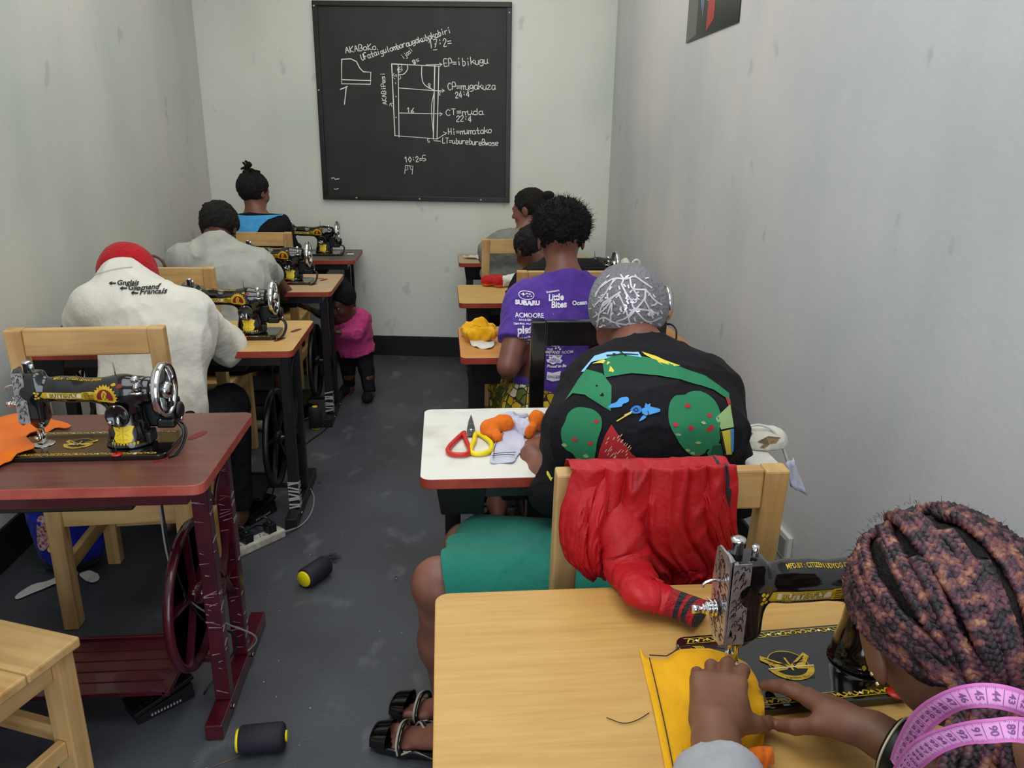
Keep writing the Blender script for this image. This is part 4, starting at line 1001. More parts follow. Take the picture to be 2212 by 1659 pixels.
# === person in the white shirt
UP = (0,0,1)
R = frame((.05, .72, -.70))
Jn = J_(pelvis=(-.965,2.44,.56), chest=(-.945,2.56,.86), neck=P(263,606,2.655), head=P(277,612,2.78), sL=P(205,662,2.60), sR=P(410,672,2.60), eL=P(146,728,2.72), eR=P(492,748,2.79), wL=(-1.02,2.91,.815), wR=(-.88,2.93,.815))
legs_default(Jn, .42, .13)
pA, _ = person('person in a white shirt and red knitted hat bent over the beige table', Jn, R, SK_DARK, S=.95, w=.9)
def dA(V, F):
    pj = Projector(V, F, P(262, 640, 2.4), (1,0,0), (0,0,1), (0,1,0), off=.003, step=.02)
    k = 1/640.
    for (x, y, s_) in ((-62, 7, 'Gnglais'), (-38, -2, 'Gllemand'), (-13, -9.5, 'Francais')):
        pj.poly([((x)*k, (y)*k), ((x+7)*k, (y+4)*k), ((x+6)*k, (y+1.3)*k), ((x+15)*k, (y+1.3)*k), ((x+15)*k, (y-1.3)*k), ((x+6)*k, (y-1.3)*k), ((x+7)*k, (y-4)*k)], 1)
        pj.text(s_, (x+17)*k, (y-3)*k, 12*k, 1, 0, .0004, bold=.0005, sx=1.25)
    for side in (-1, 1): pj.stroke([(side*.0, .055), (side*.08, .052), (side*.16, .03)], .0022, 2)
    return pj.mb
shirt(pA, 'shirt', Jn, WHITE_C, S=.96, w=.95, grow=.022, sleeve=('long', .85), hem=((-.96,2.44,.50), (0,.0,-1)), amp=.010, fscale=7, decal=dA, mats=[WHITE_C, BLACK_INK, mat('seam_shade', '#bdb8a8', .9)], belly=.01, neckoff=-.005)
trousers(pA, 'trousers', Jn, DARK_TR)
r_, f_, u_ = R
hair(pA, 'hair', Jn['head'], R, HAIR, thick=.004, low=-.07)
def capx(g, q, M3): g.ell(q(0,-.03,.075), (.07,.075,.04), .03, M3)
hair(pA, 'knitted_hat', Jn['head'], R, RED_K, thick=.021, amp=.0012, nsc=30, extra=capx, low=-.005, front=.07)

# === person in the grey T-shirt
R = frame((.1, .8, -.6))
Jn = J_(pelvis=(-1.02,3.55,.56), chest=(-.99,3.66,.85), neck=P(468,522,3.77), head=P(474,492,3.86), sL=P(392,566,3.72), sR=P(562,575,3.74), eL=P(352,650,3.88), eR=P(614,634,3.93), wL=(-1.06,4.1,.815), wR=(-.92,4.12,.815))
legs_default(Jn, .42, .13, .5); Jn['aR'] = V3(-.86, 4.02, .16); Jn['kR'] = V3(-.9, 3.95, .56)
pB, _ = person('person in a grey T-shirt with short black hair resting an arm on the pale table', Jn, R, SK_DARK, S=1.08, w=.9)
shirt(pB, 't_shirt', Jn, GREY_C, S=1.08, w=.95, grow=.016, sleeve=('upper', .42), hem=((-1.0,3.55,.49), (0,0,-1)), amp=.008, seed=8, belly=.01)
trousers(pB, 'trousers', Jn, DARK_TR, upto=.55)
hair(pB, 'hair', Jn['head'], R, HAIR, thick=.013, amp=.005, nsc=50, fuzz=.004)

# === person in the blue and black top
R = frame((.52, .8, -.18))
Jn = J_(pelvis=(-1.12,4.86,.56), chest=(-1.13,4.9,.86), neck=P(553,463,4.94), head=P(549,414,4.97), sL=P(506,492,4.93), sR=P(606,490,4.93), eL=P(490,560,4.98), eR=P(628,548,5.0), wL=(-1.15,5.18,.82), wR=(-.98,5.19,.82))
legs_default(Jn, .38, .12, .3)
pC, _ = person('person in a sky blue and black top, hair in a spiky topknot', Jn, R, SK_MED)
def dC(V, F):
    pj = Projector(V, F, P(560, 490, 4.8), (1,0,0), (0,0,1), (0,1,0), off=.004, step=.02, maxd=.75)
    pj.poly([(-.20, .14), (-.05, .115), (.03, .115), (.15, .10), (.20, .07), (.20, .055), (.10, .055), (.04, .035), (-.0, .0), (-.03, -.06), (-.05, -.09), (-.2, -.09)], 1)
    pj.stroke([(-.07, .115), (0, .105), (.05, .115)], .008, 2, .001)
    for i in range(14): x = .2+.045*i/13; y = .052-.2*i/13; pj.blob([(x-.004, y), (x, y+.004), (x+.004, y), (x, y-.004)], 2, .001, 3)
    return pj.mb
shirt(pC, 'top', Jn, BLACK_C, grow=.016, sleeve=('long', .8), hem=((-1.12,4.86,.5), (0,0,-1)), amp=.006, decal=dC, mats=[BLACK_C, BLUE_C, mat('white_trim', '#e6e6e6', .8)])
trousers(pC, 'trousers', Jn, DARK_TR)
hair(pC, 'hair', Jn['head'], R, HAIR, thick=.012, amp=.004, nsc=55)
q = Jn['head']-R[1]*.055+R[2]*.115; mb = MB(); rq = random.Random(3)
for i in range(16):
    d = (Vector((rq.gauss(0,1), rq.gauss(0,1), rq.gauss(.6,1)))).normalized(); mb.tube(catmull([q-d*.01, q+d*.022, q+d*.035+V3(rq.uniform(-.012,.012), 0, .004), q+d*.05+V3(rq.uniform(-.02,.02), 0, rq.uniform(-.015,.012))], 3), [.008]*9+[.006], 6)
mb.ball(q-R[2]*.018, .026); mb.build('hair_bun', HAIR, pC, fixn=False)

# === person in the purple T-shirt
R = frame((.02, .97, -.22))
Jn = J_(pelvis=(.40,2.66,.56), chest=(.395,2.69,.87), neck=P(1216,592,2.73), head=P(1212,518,2.78), sL=P(1130,653,2.71), sR=P(1308,648,2.71), eL=P(1098,792,2.56), eR=P(1335,785,2.60), wL=(.33,2.80,.81), wR=(.50,2.83,.815))
legs_default(Jn, .4, .13, .3); Jn['aL'] = V3(.21, 2.9, .085); Jn['aR'] = V3(.5, 2.9, .085)
pE, _ = person('person in a purple T-shirt printed with white logos, short afro hair', Jn, R, SK_MED, vox=.006, w=.9, S=.98)
def dE(V, F):
    pj = Projector(V, F, P(1212, 700, 2.45), (1,0,0), (0,0,1), (0,1,0), off=.0035, step=.02)
    k = 1/598.
    def X(px): return (px-1212)*k
    def Y(py): return (700-py)*k*1.03
    def T(s_, x, y, sz, sh=0, rot=0, al='LEFT', b=.0003, sx=1): pj.text(s_, X(x), Y(y), sz*k*1.35, 1, rot, 0, al, sh, b, sx)
    el = lambda cx, cy, rx, ry, n=24: [(X(cx)+rx*k*math.cos(2*PI*i/n), Y(cy)+ry*k*math.sin(2*PI*i/n)) for i in range(n+1)]
    pj.stroke(el(1155, 666, 15, 8), .0022, 1, 0, 0)
    for dx, dy, s_ in ((-6, 1.5, 4), (1, 3.5, 2.6), (6, 2.5, 2.4), (3, -1.5, 2.2), (9, -1.5, 2.4)): 
        pj.poly([(X(1155+dx)+s_*k*a, Y(666)+(dy+s_*b_)*k) for a, b_ in ((-1.3,0), (-.25,.3), (0,1), (.25,.3), (1.3,0), (.25,-.3), (0,-1), (-.25,-.3))], 1)
    T('SUBARU', 1132, 684, 9, b=.0012, sx=1.12)
    T('Entenmann\'s', 1197, 662, 4, rot=.2); T('Little', 1200, 676, 13, sh=.25, rot=.12, b=.001, sx=.85); T('Bites', 1205, 689, 13, sh=.25, rot=.12, b=.001, sx=.9)
    T('Ocean', 1248, 682, 9, b=.0008)
    T('ACMOORE', 1130, 707, 9); T('ARTS & CRAFTS', 1137, 713, 3.5); T('Think Much, Work Done', 1126, 720, 3.6)
    T('plex', 1133, 736, 15, b=.001); pj.stroke([(X(1150), Y(737)), (X(1163), Y(723))], .004, 1); T('Teach and Play Better', 1134, 745, 3.5); T('www training', 1136, 750, 3.2)
    T('100', 1212, 747, 16, al='CENTER', b=.0012); T('YEARS', 1212, 753, 5, al='CENTER', b=.0005)
    pj.stroke([(X(1193), Y(748)), (X(1197), Y(757)), (X(1212), Y(762)), (X(1226), Y(757)), (X(1231), Y(748))], .0015, 1)
    for i in range(7): a = PI*(1+i/6); x, y = 1212+21*math.cos(a), 746-17*math.sin(a)*-.0-17*abs(math.sin(a))*-.9; pj.blob([(X(x)-.002, Y(y)), (X(x), Y(y)+.002), (X(x)+.002, Y(y)), (X(x), Y(y)-.002)], 1, 0, 3)
    for s in (-1, 1):
        for i in range(6): pj.blob([(X(1262+s*4), Y(737+i*3.4)), (X(1262+s*7), Y(735+i*3.4)), (X(1262+s*8), Y(738+i*3.4)), (X(1262+s*5), Y(739+i*3.4))], 1, 0, 3)
    pj.poly([(X(1139), Y(764)), (X(1141), Y(758)), (X(1160), Y(754)), (X(1160), Y(763))], 1); T('Flexible', 1136, 772, 6); T('PHARMA', 1137, 778, 6, b=.0006); pj.stroke([(X(1136), Y(764)), (X(1134), Y(772)), (X(1138), Y(778)), (X(1158), Y(779))], .0015, 1)
    T('THE', 1196, 771, 5); T('COMPANY ROOM', 1182, 778, 7, sx=.9, b=.0004); T('Toys & Games Center', 1184, 783, 3.6)
    for dx, dy in ((1214, 766), (1220, 764), (1223, 768)): pj.blob([(X(dx-2), Y(dy+2)), (X(dx), Y(dy-3)), (X(dx+2), Y(dy+1))], 1, 0, 3)
    T('WIN', 1138, 790, 8, b=.001, rot=-.1); T('Home', 1139, 799, 8, sh=.3, b=.0008); 
    for i in range(4): pj.blob([(X(1142+i*5-1.5), Y(803)), (X(1142+i*5), Y(801.5)), (X(1142+i*5+1.5), Y(803)), (X(1142+i*5), Y(804.5))], 1, 0, 3)
    pj.poly([(X(1195), Y(791)), (X(1202), Y(789)), (X(1200), Y(784)), (X(1206), Y(785)), (X(1212), Y(781)), (X(1218), Y(785)), (X(1227), Y(783)), (X(1224), Y(789)), (X(1229), Y(793)), (X(1224), Y(798)), (X(1216), Y(797)), (X(1209), Y(800)), (X(1202), Y(797)), (X(1198), Y(796))], 1)
    pj.text('GRILL', X(1212), Y(791), 5*k*1.3, 0, 0, .001, 'CENTER'); pj.text('MAPLES', X(1212), Y(796), 5*k*1.3, 0, 0, .001, 'CENTER')
    T('Proud to Be', 1196, 806, 6, sh=.3, b=.0006)
    pj.poly([(X(1136), Y(817)), (X(1143), Y(812)), (X(1148), Y(810)), (X(1151), Y(813)), (X(1160), Y(814)), (X(1160), Y(819)), (X(1150), Y(821))], 1)
    pj.poly([(X(1197), Y(815)), (X(1208), Y(817)), (X(1225), Y(813)), (X(1222), Y(832)), (X(1208), Y(835)), (X(1196), Y(831))], 1); pj.text('SINGER', X(1211), Y(828), 9*k, 0, 0, .001, 'CENTER', sx=.9)
    T('G', 1208, 700, 1)
    return pj.mb
shirt(pE, 't_shirt', Jn, PURPLE_C, S=.95, w=.93, grow=.014, sleeve=('upper', .62), hem=((.4,2.6,.60), (0,-.1,-1)), amp=.007, seed=5, decal=dE, mats=[PURPLE_C, WHITE_INK], vox=.006)
trousers(pE, 'skirt', Jn, KITENGE_Y, upto=.3, S=1.04)
hair(pE, 'afro_hair', Jn['head'], R, HAIR, rad=(.088,.096,.078), cen=(0,-.022,.052), thick=.012, amp=.006, nsc=40, fuzz=.012, front=.03, low=-.05, vox=.004)
tufts(pE, 'loose_hair', Jn['head'], R, HAIR, 2600, 1, .006, .02, (0,-.022,.052), (.1,.108,.09), 4, -.55, .0008)

# === person in black, second in the right row from the wall
R = frame((-.35, .75, -.56))
Jn = J_(pelvis=(.50,3.46,.56), chest=(.48,3.54,.85), neck=P(1190,572,3.62), head=P(1148,540,3.72), sL=P(1128,622,3.6), sR=P(1278,596,3.6), eL=P(1112,690,3.72), eR=P(1300,660,3.75), wL=(.5,3.93,.815), wR=(.62,3.93,.815))
legs_default(Jn, .4, .13, .3)
pF, _ = person('person in a black top with tied-back hair, half hidden behind the purple T-shirt', Jn, R, SK_DARK, hs=.95)
shirt(pF, 'black_top', Jn, BLACK_C, grow=.018, sleeve=('upper', .9), hem=((.5,3.46,.5), (0,0,-1)), seed=2)
trousers(pF, 'trousers', Jn, DARK_TR)
hair(pF, 'hair', Jn['head'], R, HAIR, thick=.012, S=.95)

# === person in the grey long-sleeved top near the back wall
R = frame((-.86, .45, -.22))
Jn = J_(pelvis=(.40,4.52,.56), chest=(.385,4.58,.88), neck=P(1140,500,4.64), head=P(1143,452,4.68), sL=P(1090,528,4.62), sR=P(1185,520,4.64), eL=P(1058,590,4.74), eR=P(1200,590,4.8), wL=(.40,4.98,.815), wR=(.52,4.98,.815))
legs_default(Jn, .38, .12, .3)
pG, _ = person('person in a grey long-sleeved top looking left, nearest the back wall in the right row', Jn, R, SK_MED, hs=1.05)
shirt(pG, 'long_sleeved_top', Jn, GREY_S, grow=.014, sleeve=('long', .9), hem=((.4,4.5,.5), (0,0,-1)), seed=7)
trousers(pG, 'trousers', Jn, DARK_TR)
hair(pG, 'braided_hair', Jn['head'], R, HAIR, thick=.007, low=-.04, front=.05, S=1.05)
bq = Jn['head']-R[1]*.105+R[2]*.055; mb = MB().lathe([(.024, -.006), (.03, 0), (.024, .006)], bq, 'x', 14); mb.build('hair_tie', cloth('red_tie', '#c4282a'), pG)
bp_ = bq-R[1]*.03+R[2]*.003; MB().ball(bp_, .032, sc=(1.2,1,.8)).build('hair_bun', HAIR, pG)

# === toddler
S_ = .56
R = frame((-.38, -.85, -.32))
Jn = J_(pelvis=(-.545,4.56,.31), chest=(-.555,4.53,.42), neck=(-.56,4.50,.52), head=P(735,653,4.46), sL=(-.49,4.52,.485), sR=(-.635,4.50,.485), eL=(-.52,4.42,.42), eR=(-.70,4.46,.52), wL=(-.60,4.38,.44), wR=(-.77,4.42,.57),
        hL=(-.50,4.56,.29), hR=(-.59,4.56,.29), kL=(-.475,4.52,.17), kR=(-.59,4.58,.16), aL=(-.455,4.46,.045), aR=(-.59,4.60,.045), fL=(-.1,-1,0), fR=(-.3,-1,0))
pH, _ = person('toddler in a pink top and black hat standing beside the pale table', Jn, R, SK_DARK, vox=.0045, S=S_, hs=.93, base=V3(-.51, 4.5, 0))
shirt(pH, 'pink_top', Jn, PINK_C, S=S_*1.12, grow=.012, vox=.005, sleeve=('long', .97), hem=((-.52,4.5,.265), (.15,0,-1)), amp=.006, fscale=22, drop=[(V3(-.55,4.53,.36), V3(-.525,4.55,.275), .062, .083, .03)])
trousers(pH, 'trousers', Jn, DARK_TR, S=S_*1.15, vox=.005, grow=.006)
def hatx(g, q, M3): g.cone(q(0,-.03,.07), q(0,-.06,.12), .07, .035, .03)
hair(pH, 'black_hat', Jn['head'], R, BLACK_C, S=.93, thick=.016, extra=hatx, front=.06, low=-.02, amp=.001)
sb = MB()
for s in 'LR':
    a = Jn['a'+s]; sb.ball((a.x-.01 if s == 'L' else a.x-.025, a.y-.035, .03), .03, sc=(1.15, 2.4, 1.05))
    sb.build('shoe', BLACK_C, pH).location = (-pH.location.x, -pH.location.y, 0); sb = MB()
for s in (-1, 1):
    e = Jn['head']+R[0]*s*.031*.93+R[1]*.0805*.93+R[2]*.005*.93; m_ = MB().ball(e, .0088); m_.build('eye', mat('eye_white', '#c8bcb0', .2), pH).location = -pH.location
    m_ = MB().ball(e+R[1]*.0052, .0052); m_.build('pupil', mat('eye_dark', '#120a08', .1), pH).location = -pH.location
for o in (pC, pG, pE): pass
def fix(o, t): o.location = -Vector(t.location)
for t in (pC, pE, pG):
    for c in t.children:
        if c.name.split('.')[0] in ('hair_bun', 'hair_tie', 'loose_hair'): fix(c, t)
CAM = V3(0, 0, CAM_H)
class PxProj(Projector):
    """print laid out on a plane through O facing the back of the garment"""
    def __init__(s, V, F, px, py, Y, off=.003, step=.015, maxd=1.0, back=.5):
        O = P(px, py, Y); d = (O-CAM).normalized(); ux = d.cross(V3(0,0,1)).normalized(); uy = ux.cross(d)
        Projector.__init__(s, V, F, O, ux, uy, d, off, step, back, maxd)
    def q(s, px, py):
        r = Vector(RC @ np.array([px-1106.0, py-829.5, F_PX])); t = (s.o-CAM).dot(s.d)/r.dot(s.d); h = CAM+r*t-s.o
        return (h.dot(s.ux), h.dot(s.uy))
    def B(s, pts, mi, lift=0, n=4): s.blob([s.q(*p) for p in pts], mi, lift, n)
    def L(s, pts, mi, lift=0): s.poly([s.q(*p) for p in pts], mi, lift)
    def S(s, pts, w_, mi, lift=0, sm=4): s.stroke([s.q(*p) for p in pts], w_, mi, lift, sm)

# === person in the patterned sweater
r0, f0, u0 = frame((-.10, .74, -.66)); R = (r0, f0, u0)
Jn = J_(pelvis=(.42,1.50,.575), chest=(.435,1.60,.84), neck=P(1378,752,1.73), head=P(1352,684,1.83), sL=P(1282,835,1.66), sR=P(1520,850,1.68), eL=P(1196,1050,1.60), eR=P(1590,1060,1.62), wL=P(1146,982,1.735), wR=(.55,1.86,.83),
        hL=(.34,1.44,.54), hR=(.38,1.60,.54), kL=P(948,1262,1.42), kR=P(1010,1180,1.66), aL=(.008,1.60,.095), aR=(.048,1.70,.095), fL=(-.95,.3,0), fR=(-.93,.36,0))
hd = dict(L=dict(d=(.3,.9,.05), n=(.35,-.1,-.9), th=(1,0,0), kw=dict(curl=(.75,.8,.85,.9), thumb=(.6,.6,.3))))
pD, _ = person('person in a black sweater printed with trees and a bird, teal skirt and silver-patterned cap', Jn, R, SK_MED, vox=.005, S=.98, w=.9, hands=hd, base=V3(.3, 1.5, 0))
def dD(V, F):
    pj = PxProj(V, F, 1400, 900, 1.35, off=.003, maxd=.8); B, L, S = pj.B, pj.L, pj.S   # 1 green 2 red 3 sky 4 yellow 5 light blue 6 ink 7 pale green
    L([(1290,775), (1300,758), (1330,745), (1400,756), (1470,776), (1540,800), (1600,842), (1600,862), (1560,835), (1480,812), (1420,802), (1360,797), (1296,808)], 1)
    L([(1205,862), (1218,838), (1232,812), (1250,786), (1290,798), (1314,830), (1314,888), (1288,872), (1252,850), (1222,846)], 1)
    L([(1238,792), (1268,752), (1300,742), (1376,742), (1384,756), (1330,748), (1298,760), (1262,768), (1246,792)], 5); S([(1300,752), (1340,748), (1375,750)], .003, 6, .0006); S([(1330,742), (1345,752)], .003, 6, .0006)
    L([(1264,772), (1292,762), (1308,770), (1300,776), (1285,772)], 4); L([(1308,778), (1318,790), (1312,800), (1303,802)], 4)
    L([(1384,741), (1420,752), (1440,762), (1478,776), (1462,778), (1428,768), (1436,776), (1416,762), (1390,748)], 4)
    B([(1448,878), (1462,852), (1485,850), (1500,842), (1526,840), (1550,852), (1566,872), (1574,900), (1570,930), (1572,955), (1556,975), (1540,978), (1532,988), (1505,992), (1480,972), (1464,945), (1448,915)], 1)
    for p in ((1492,875), (1545,898), (1463,920), (1500,926), (1543,930), (1550,925)): B([(p[0]-7, p[1]), (p[0], p[1]-5), (p[0]+7, p[1]+1), (p[0], p[1]+5)], 2, .0008)
    for p in ((1493,978), (1505,985), (1518,960), (1470,940), (1530,915)): B([(p[0]-7, p[1]), (p[0], p[1]-3), (p[0]+6, p[1]+2), (p[0], p[1]+4)], 7, .0006)
    L([(1508,988), (1524,984), (1523,1000), (1508,1000)], 2)
    B([(1197,935), (1207,912), (1214,893), (1232,880), (1255,880), (1276,886), (1292,902), (1294,925), (1284,955), (1278,985), (1270,1008), (1245,1013), (1232,998), (1224,985), (1204,972)], 1)
    for p in ((1282,911), (1230,952), (1268,961)): B([(p[0]-7, p[1]), (p[0], p[1]-4), (p[0]+7, p[1]), (p[0], p[1]+5)], 2, .0008)
    for p in ((1205,965), (1240,1000), (1256,990), (1262,1005)): B([(p[0]-7, p[1]), (p[0], p[1]-4), (p[0]+7, p[1]+2), (p[0], p[1]+5)], 7, .0006)
    B([(1307,880), (1315,872), (1325,868), (1335,858), (1352,856), (1354,866), (1342,872), (1338,878), (1322,880)], 3)
    B([(1358,885), (1368,876), (1380,876), (1387,886), (1378,893), (1364,893)], 8); S([(1366,885), (1372,881), (1377,886), (1371,889), (1366,885)], .0018, 6, .001); 
    L([(1386,882), (1400,876), (1427,884), (1426,890), (1412,894), (1396,898), (1386,893)], 3, .0003); L([(1390,896), (1398,898), (1394,904), (1388,908), (1378,912), (1384,902)], 3); L([(1392,878), (1395,869), (1399,873), (1404,870), (1404,878)], 3)
    S([(1386,894), (1396,899), (1402,894), (1400,888)], .0014, 6, .001); S([(1360,892), (1345,900), (1328,910)], .0025, 4); S([(1362,889), (1345,897)], .002, 9, .0004)
    L([(1315,918), (1340,955), (1362,985), (1382,1002), (1278,1012), (1288,975), (1300,945)], 2)
    rq = random.Random(6)
    for i in range(34):
        x, y = 1300+rq.random()*60, 940+rq.random()*60
        if y > 915+(x-1312)*1.25: S([(x, y), (x+4, y-5)], .0014, 9, .0006, 0)
    L([(1572,935), (1604,928), (1606,992), (1586,992)], 4); L([(1560,905), (1600,870), (1606,925), (1574,930)], 7, .0002); S([(1574,936), (1588,992)], .003, 6, .001); L([(1597,930), (1606,928), (1609,985), (1603,985)], 3, .0006)
    L([(1540,985), (1560,960), (1574,965), (1582,992), (1545,996)], 1, .0002); L([(1588,850), (1602,858), (1602,885), (1596,880)], 2)
    for i in range(10): S([(1548+i*4, 992), (1556+i*3, 968)], .001, 6, .0008, 0)
    S([(1182,1026), (1203,1037)], .006, 8); L([(1152,1034), (1156,1034), (1164,1050), (1168,1048), (1162,1058), (1152,1042)], 4); S([(1172,1068), (1190,1082), (1200,1086)], .004, 4)
    S([(1162,1010), (1182,1020), (1196,1022)], .0012, 6)
    return pj.mb
cm = lambda n, c: mat(n, c, .8)
SW = [cloth('sweater_black', '#141217', '#18161c', b=.4, sheen=0), cm('print_green', '#1f7a50'), cm('print_red', '#b8222e'), cm('print_sky', '#4a9be0'), cm('print_yellow', '#e2cf48'), cm('print_light_blue', '#8cc4ea'), cm('print_ink', '#0d0d16'), cm('print_pale_green', '#8fae72'), cm('print_blue', '#2a7ccc'), cm('print_cream', '#dccb9a')]
def coll(g): 
    g.cone(Jn['sR'].lerp(Jn['sL'], .5)+V3(0,-.03,0), Jn['chest']+V3(.01,-.03,.06), .1, .12, .05, ((1,0,0), 1.7))
shirt(pD, 'sweater', Jn, SW[0], S=.98, w=.93, grow=.018, sleeve=('long', -.0), hem=((.42,1.5,.56), (0,.0,-1)), amp=.006, seed=3, decal=dD, mats=SW, neckoff=-.02, vox=.006, extra=coll)
g = SDF(.006)
g.cone(Jn['hL'], Jn['kL'].lerp(Jn['hL'], .06), .098, .07, .05); g.cone(Jn['hR'], Jn['kR'].lerp(Jn['hR'], .1), .098, .07, .08); g.cone(Jn['hL'].lerp(Jn['hR'], .5), Jn['kL'].lerp(Jn['kR'], .5), .09, .05, .08)
g.cone(Jn['pelvis']+V3(0,0,-.02), Jn['pelvis']+V3(0,0,.08), .12, .105, .04, ((1,0,0), 1.35))
g.plane(Jn['kL'].lerp(Jn['kR'], .5)+V3(.0,0,0), (-1, .05, -.3), .004)
V, F = g.mesh(.008); V = relax(V, F, 2); V = fold(V, F, .0035, 9, 4, (.5,1,1)); np_obj('skirt', V, F, TEAL_C, pD)
# silver cap
def dcap(t, R, c):
    rr, f, u = R; g = SDF(.004); M3 = np.array([rr, f, u]).T; q = lambda a, b, e: Vector(c)+rr*a+f*b+u*e
    g.ell(q(0,-.012,.03), (.089,.104,.1), .02, M3); g.ell(q(0,-.045,-.0), (.084,.074,.07), .05, M3)
    g.plane(q(0,.055,.0), f-u*.7, .004); g.plane(q(0,-.03,-.046), -u+f*.62, .004)
    V, F = g.mesh(); V = relax(V, F, 2); V = fold(V, F, .002, 22, 5)
    pj = PxProj(V, F, 1352, 640, 1.6, off=.0015, step=.012, maxd=.5, back=.2)
    rq = random.Random(12)
    lines = [[(1342,612), (1352,632), (1364,650), (1372,668), (1400,672), (1425,680)], [(1372,668), (1352,690), (1330,700), (1340,715)], [(1336,636), (1348,662), (1358,690), (1362,706)], [(1358,690), (1380,665), (1395,645), (1398,625)], [(1300,655), (1340,630), (1325,640), (1296,665)], [(1322,700), (1350,706), (1362,703), (1400,708)], [(1372,668), (1390,690), (1408,700), (1436,690)], [(1395,648), (1405,668), (1415,690)], [(1350,632), (1372,655), (1378,640), (1368,622)], [(1280,660), (1300,640), (1318,612), (1330,598)], [(1275,690), (1300,672), (1318,650)], [(1282,700), (1300,690), (1322,700)], [(1310,680), (1320,655), (1316,700)], [(1340,590), (1350,600), (1372,594), (1390,605), (1412,620)], [(1290,620), (1320,600), (1345,600), (1342,612)], [(1398,625), (1420,650), (1436,660)], [(1408,700), (1420,720), (1432,716)], [(1362,600), (1368,622), (1398,625)], [(1280,640), (1290,620), (1305,605)], [(1300,655), (1290,680), (1284,712)]]
    for l_ in lines: pj.S(l_, .0038, 1)
    for i in range(70):
        x, y = rq.uniform(1270, 1438), rq.uniform(585, 720); a = rq.uniform(0, 3.1); pj.S([(x, y), (x+6*math.cos(a), y+6*math.sin(a))], .0035, rq.choice((1, 1, 2)), .0006, 0)
    np_obj('cap', V, F, [cloth('cap_mesh', '#86858a', '#77767b', b=.6, bs=120), mat('silver_thread', '#c9c3c6', .45, .2), mat('sequin', '#e6e0ee', .3, .5)], t, None, pj.mb)
dcap(pD, R, Jn['head'])
hair(pD, 'hair', Jn['head'], R, HAIR, thick=.004, low=-.06)
# platform sandals
def sandal(t, a, d):
    d = Vector(d).normalized(); sd = Vector((d.y, -d.x, 0)); o = V3(a.x, a.y, 0)-d*.028
    prof = [(-.03,-.028), (-.03,.028), (.04,.034), (.12,.044), (.17,.048), (.225,.042), (.24,.02), (.24,-.02), (.225,-.042), (.17,-.047), (.12,-.042), (.04,-.032)]
    q = lambda x, y, z: o+d*x+sd*y+V3(0,0,z)
    b = MB(); n = len(prof); vs_ = [q(x, y, 0) for x, y in prof]+[q(x, y, .022) for x, y in prof]
    b.add(vs_, [tuple(range(n))[::-1], tuple(range(n, 2*n))]+[(i, (i+1) % n, n+(i+1) % n, n+i) for i in range(n)]); s_ = b.build('sandal_sole', BLACK_EN, t, bevel=.004); fix(s_, t)
    b = MB(); rows = []
    for k, x in enumerate((.196, .209, .224, .238, .246)):
        rows.append([q(x, y*(1-.06*k), .022+h*(1-.12*k)) for y, h in ((-.05,-.012), (-.046,.02), (-.025,.036), (0,.04), (.025,.036), (.046,.02), (.05,-.012))])
    m = len(rows[0]); b.add([p for r_ in rows for p in r_], [(i*m+j, i*m+j+1, (i+1)*m+j+1, (i+1)*m+j) for i in range(4) for j in range(m-1)]+[tuple(4*m+j for j in range(m))], 0, True)
    s_ = b.build('toe_cap', BLACK_EN, t, subsurf=2); fix(s_, t)
    pip = mat('grey_piping', '#a8a49a', .5)
    for pts in ([(.16,-.05,.012), (.165,-.044,.042), (.168,0,.064), (.165,.044,.042), (.16,.05,.012)], [(.15,.05,.012), (.13,.035,.05), (.10,-.005,.064), (.06,-.036,.042), (.03,-.04,.02)], [(.155,-.05,.014), (.12,-.048,.03), (.06,-.05,.02), (.0,-.04,.022)]):
        m_ = MB().tube(catmull([q(*p) for p in pts], 5), .0032, 6).build('sandal_strap', pip, t); fix(m_, t)
        m_ = MB().tube(catmull([q(p[0]-.008, p[1], p[2]) for p in pts], 5), .0052, 6).build('sandal_strap', BLACK_EN, t); fix(m_, t)
sandal(pD, Jn['aL'], Jn['fL']); sandal(pD, Jn['aR'], Jn['fR'])
sandal(pE, V3(.17, 2.9, 0), (0,1,0))

# === near person with braids
fN = Vector((.10, .90, -.40)).normalized(); r0, f0, u0 = frame(fN); a_ = math.radians(15)
R = (r0*math.cos(a_)+u0*math.sin(a_), f0, u0*math.cos(a_)-r0*math.sin(a_))
HN = P(2040, 1352, .685)
Jn = J_(pelvis=(.66,.27,.575), chest=(.63,.36,.82), neck=(.60,.50,.925), head=HN, sL=(.44,.44,.87), sR=(.80,.42,.89), eL=(.265,.55,.835), eR=(.665,.46,.82), wL=PZ(1545,1572,.835), wR=PZ(1890,1584,.838))
legs_default(Jn, .36, .13, .3)
wl, wr_ = Jn['wL'], Jn['wR']
hd = dict(L=dict(d=(.36,.93,.02), n=(.08,.0,-1), th=(1,.1,0), S=1.02, kw=dict(bend0=(.12,.08,.14,.24), curl=(.5,.5,.55,.62), spread=.1, jc=1, thumb=(.75,.5,.5))),
          R=dict(d=(PZ(1688,1462,.80)-wr_), n=(-.38,-.05,-.92), th=(-1,-.3,.1), S=1.0, kw=dict(bend0=(.06,.06,.1,.16), curl=(.2,.22,.28,.35), spread=.15, thumb=(.45,.5,.4))))
def earN(g): pass
pI, _ = person('person with plum and brown braids sewing yellow cloth in the right foreground', Jn, R, SK_NEAR, vox=.0032, hands=hd, feet=False, base=V3(.66, .27, 0), hs=1.1)
shirt(pI, 'grey_sweatshirt', Jn, LGREY, grow=.016, sleeve=('long', .62), hem=((.66,.27,.5), (0,0,-1)), amp=.006, seed=11, vox=.006)
trousers(pI, 'trousers', Jn, DARK_TR)
rr, ff, uu = R
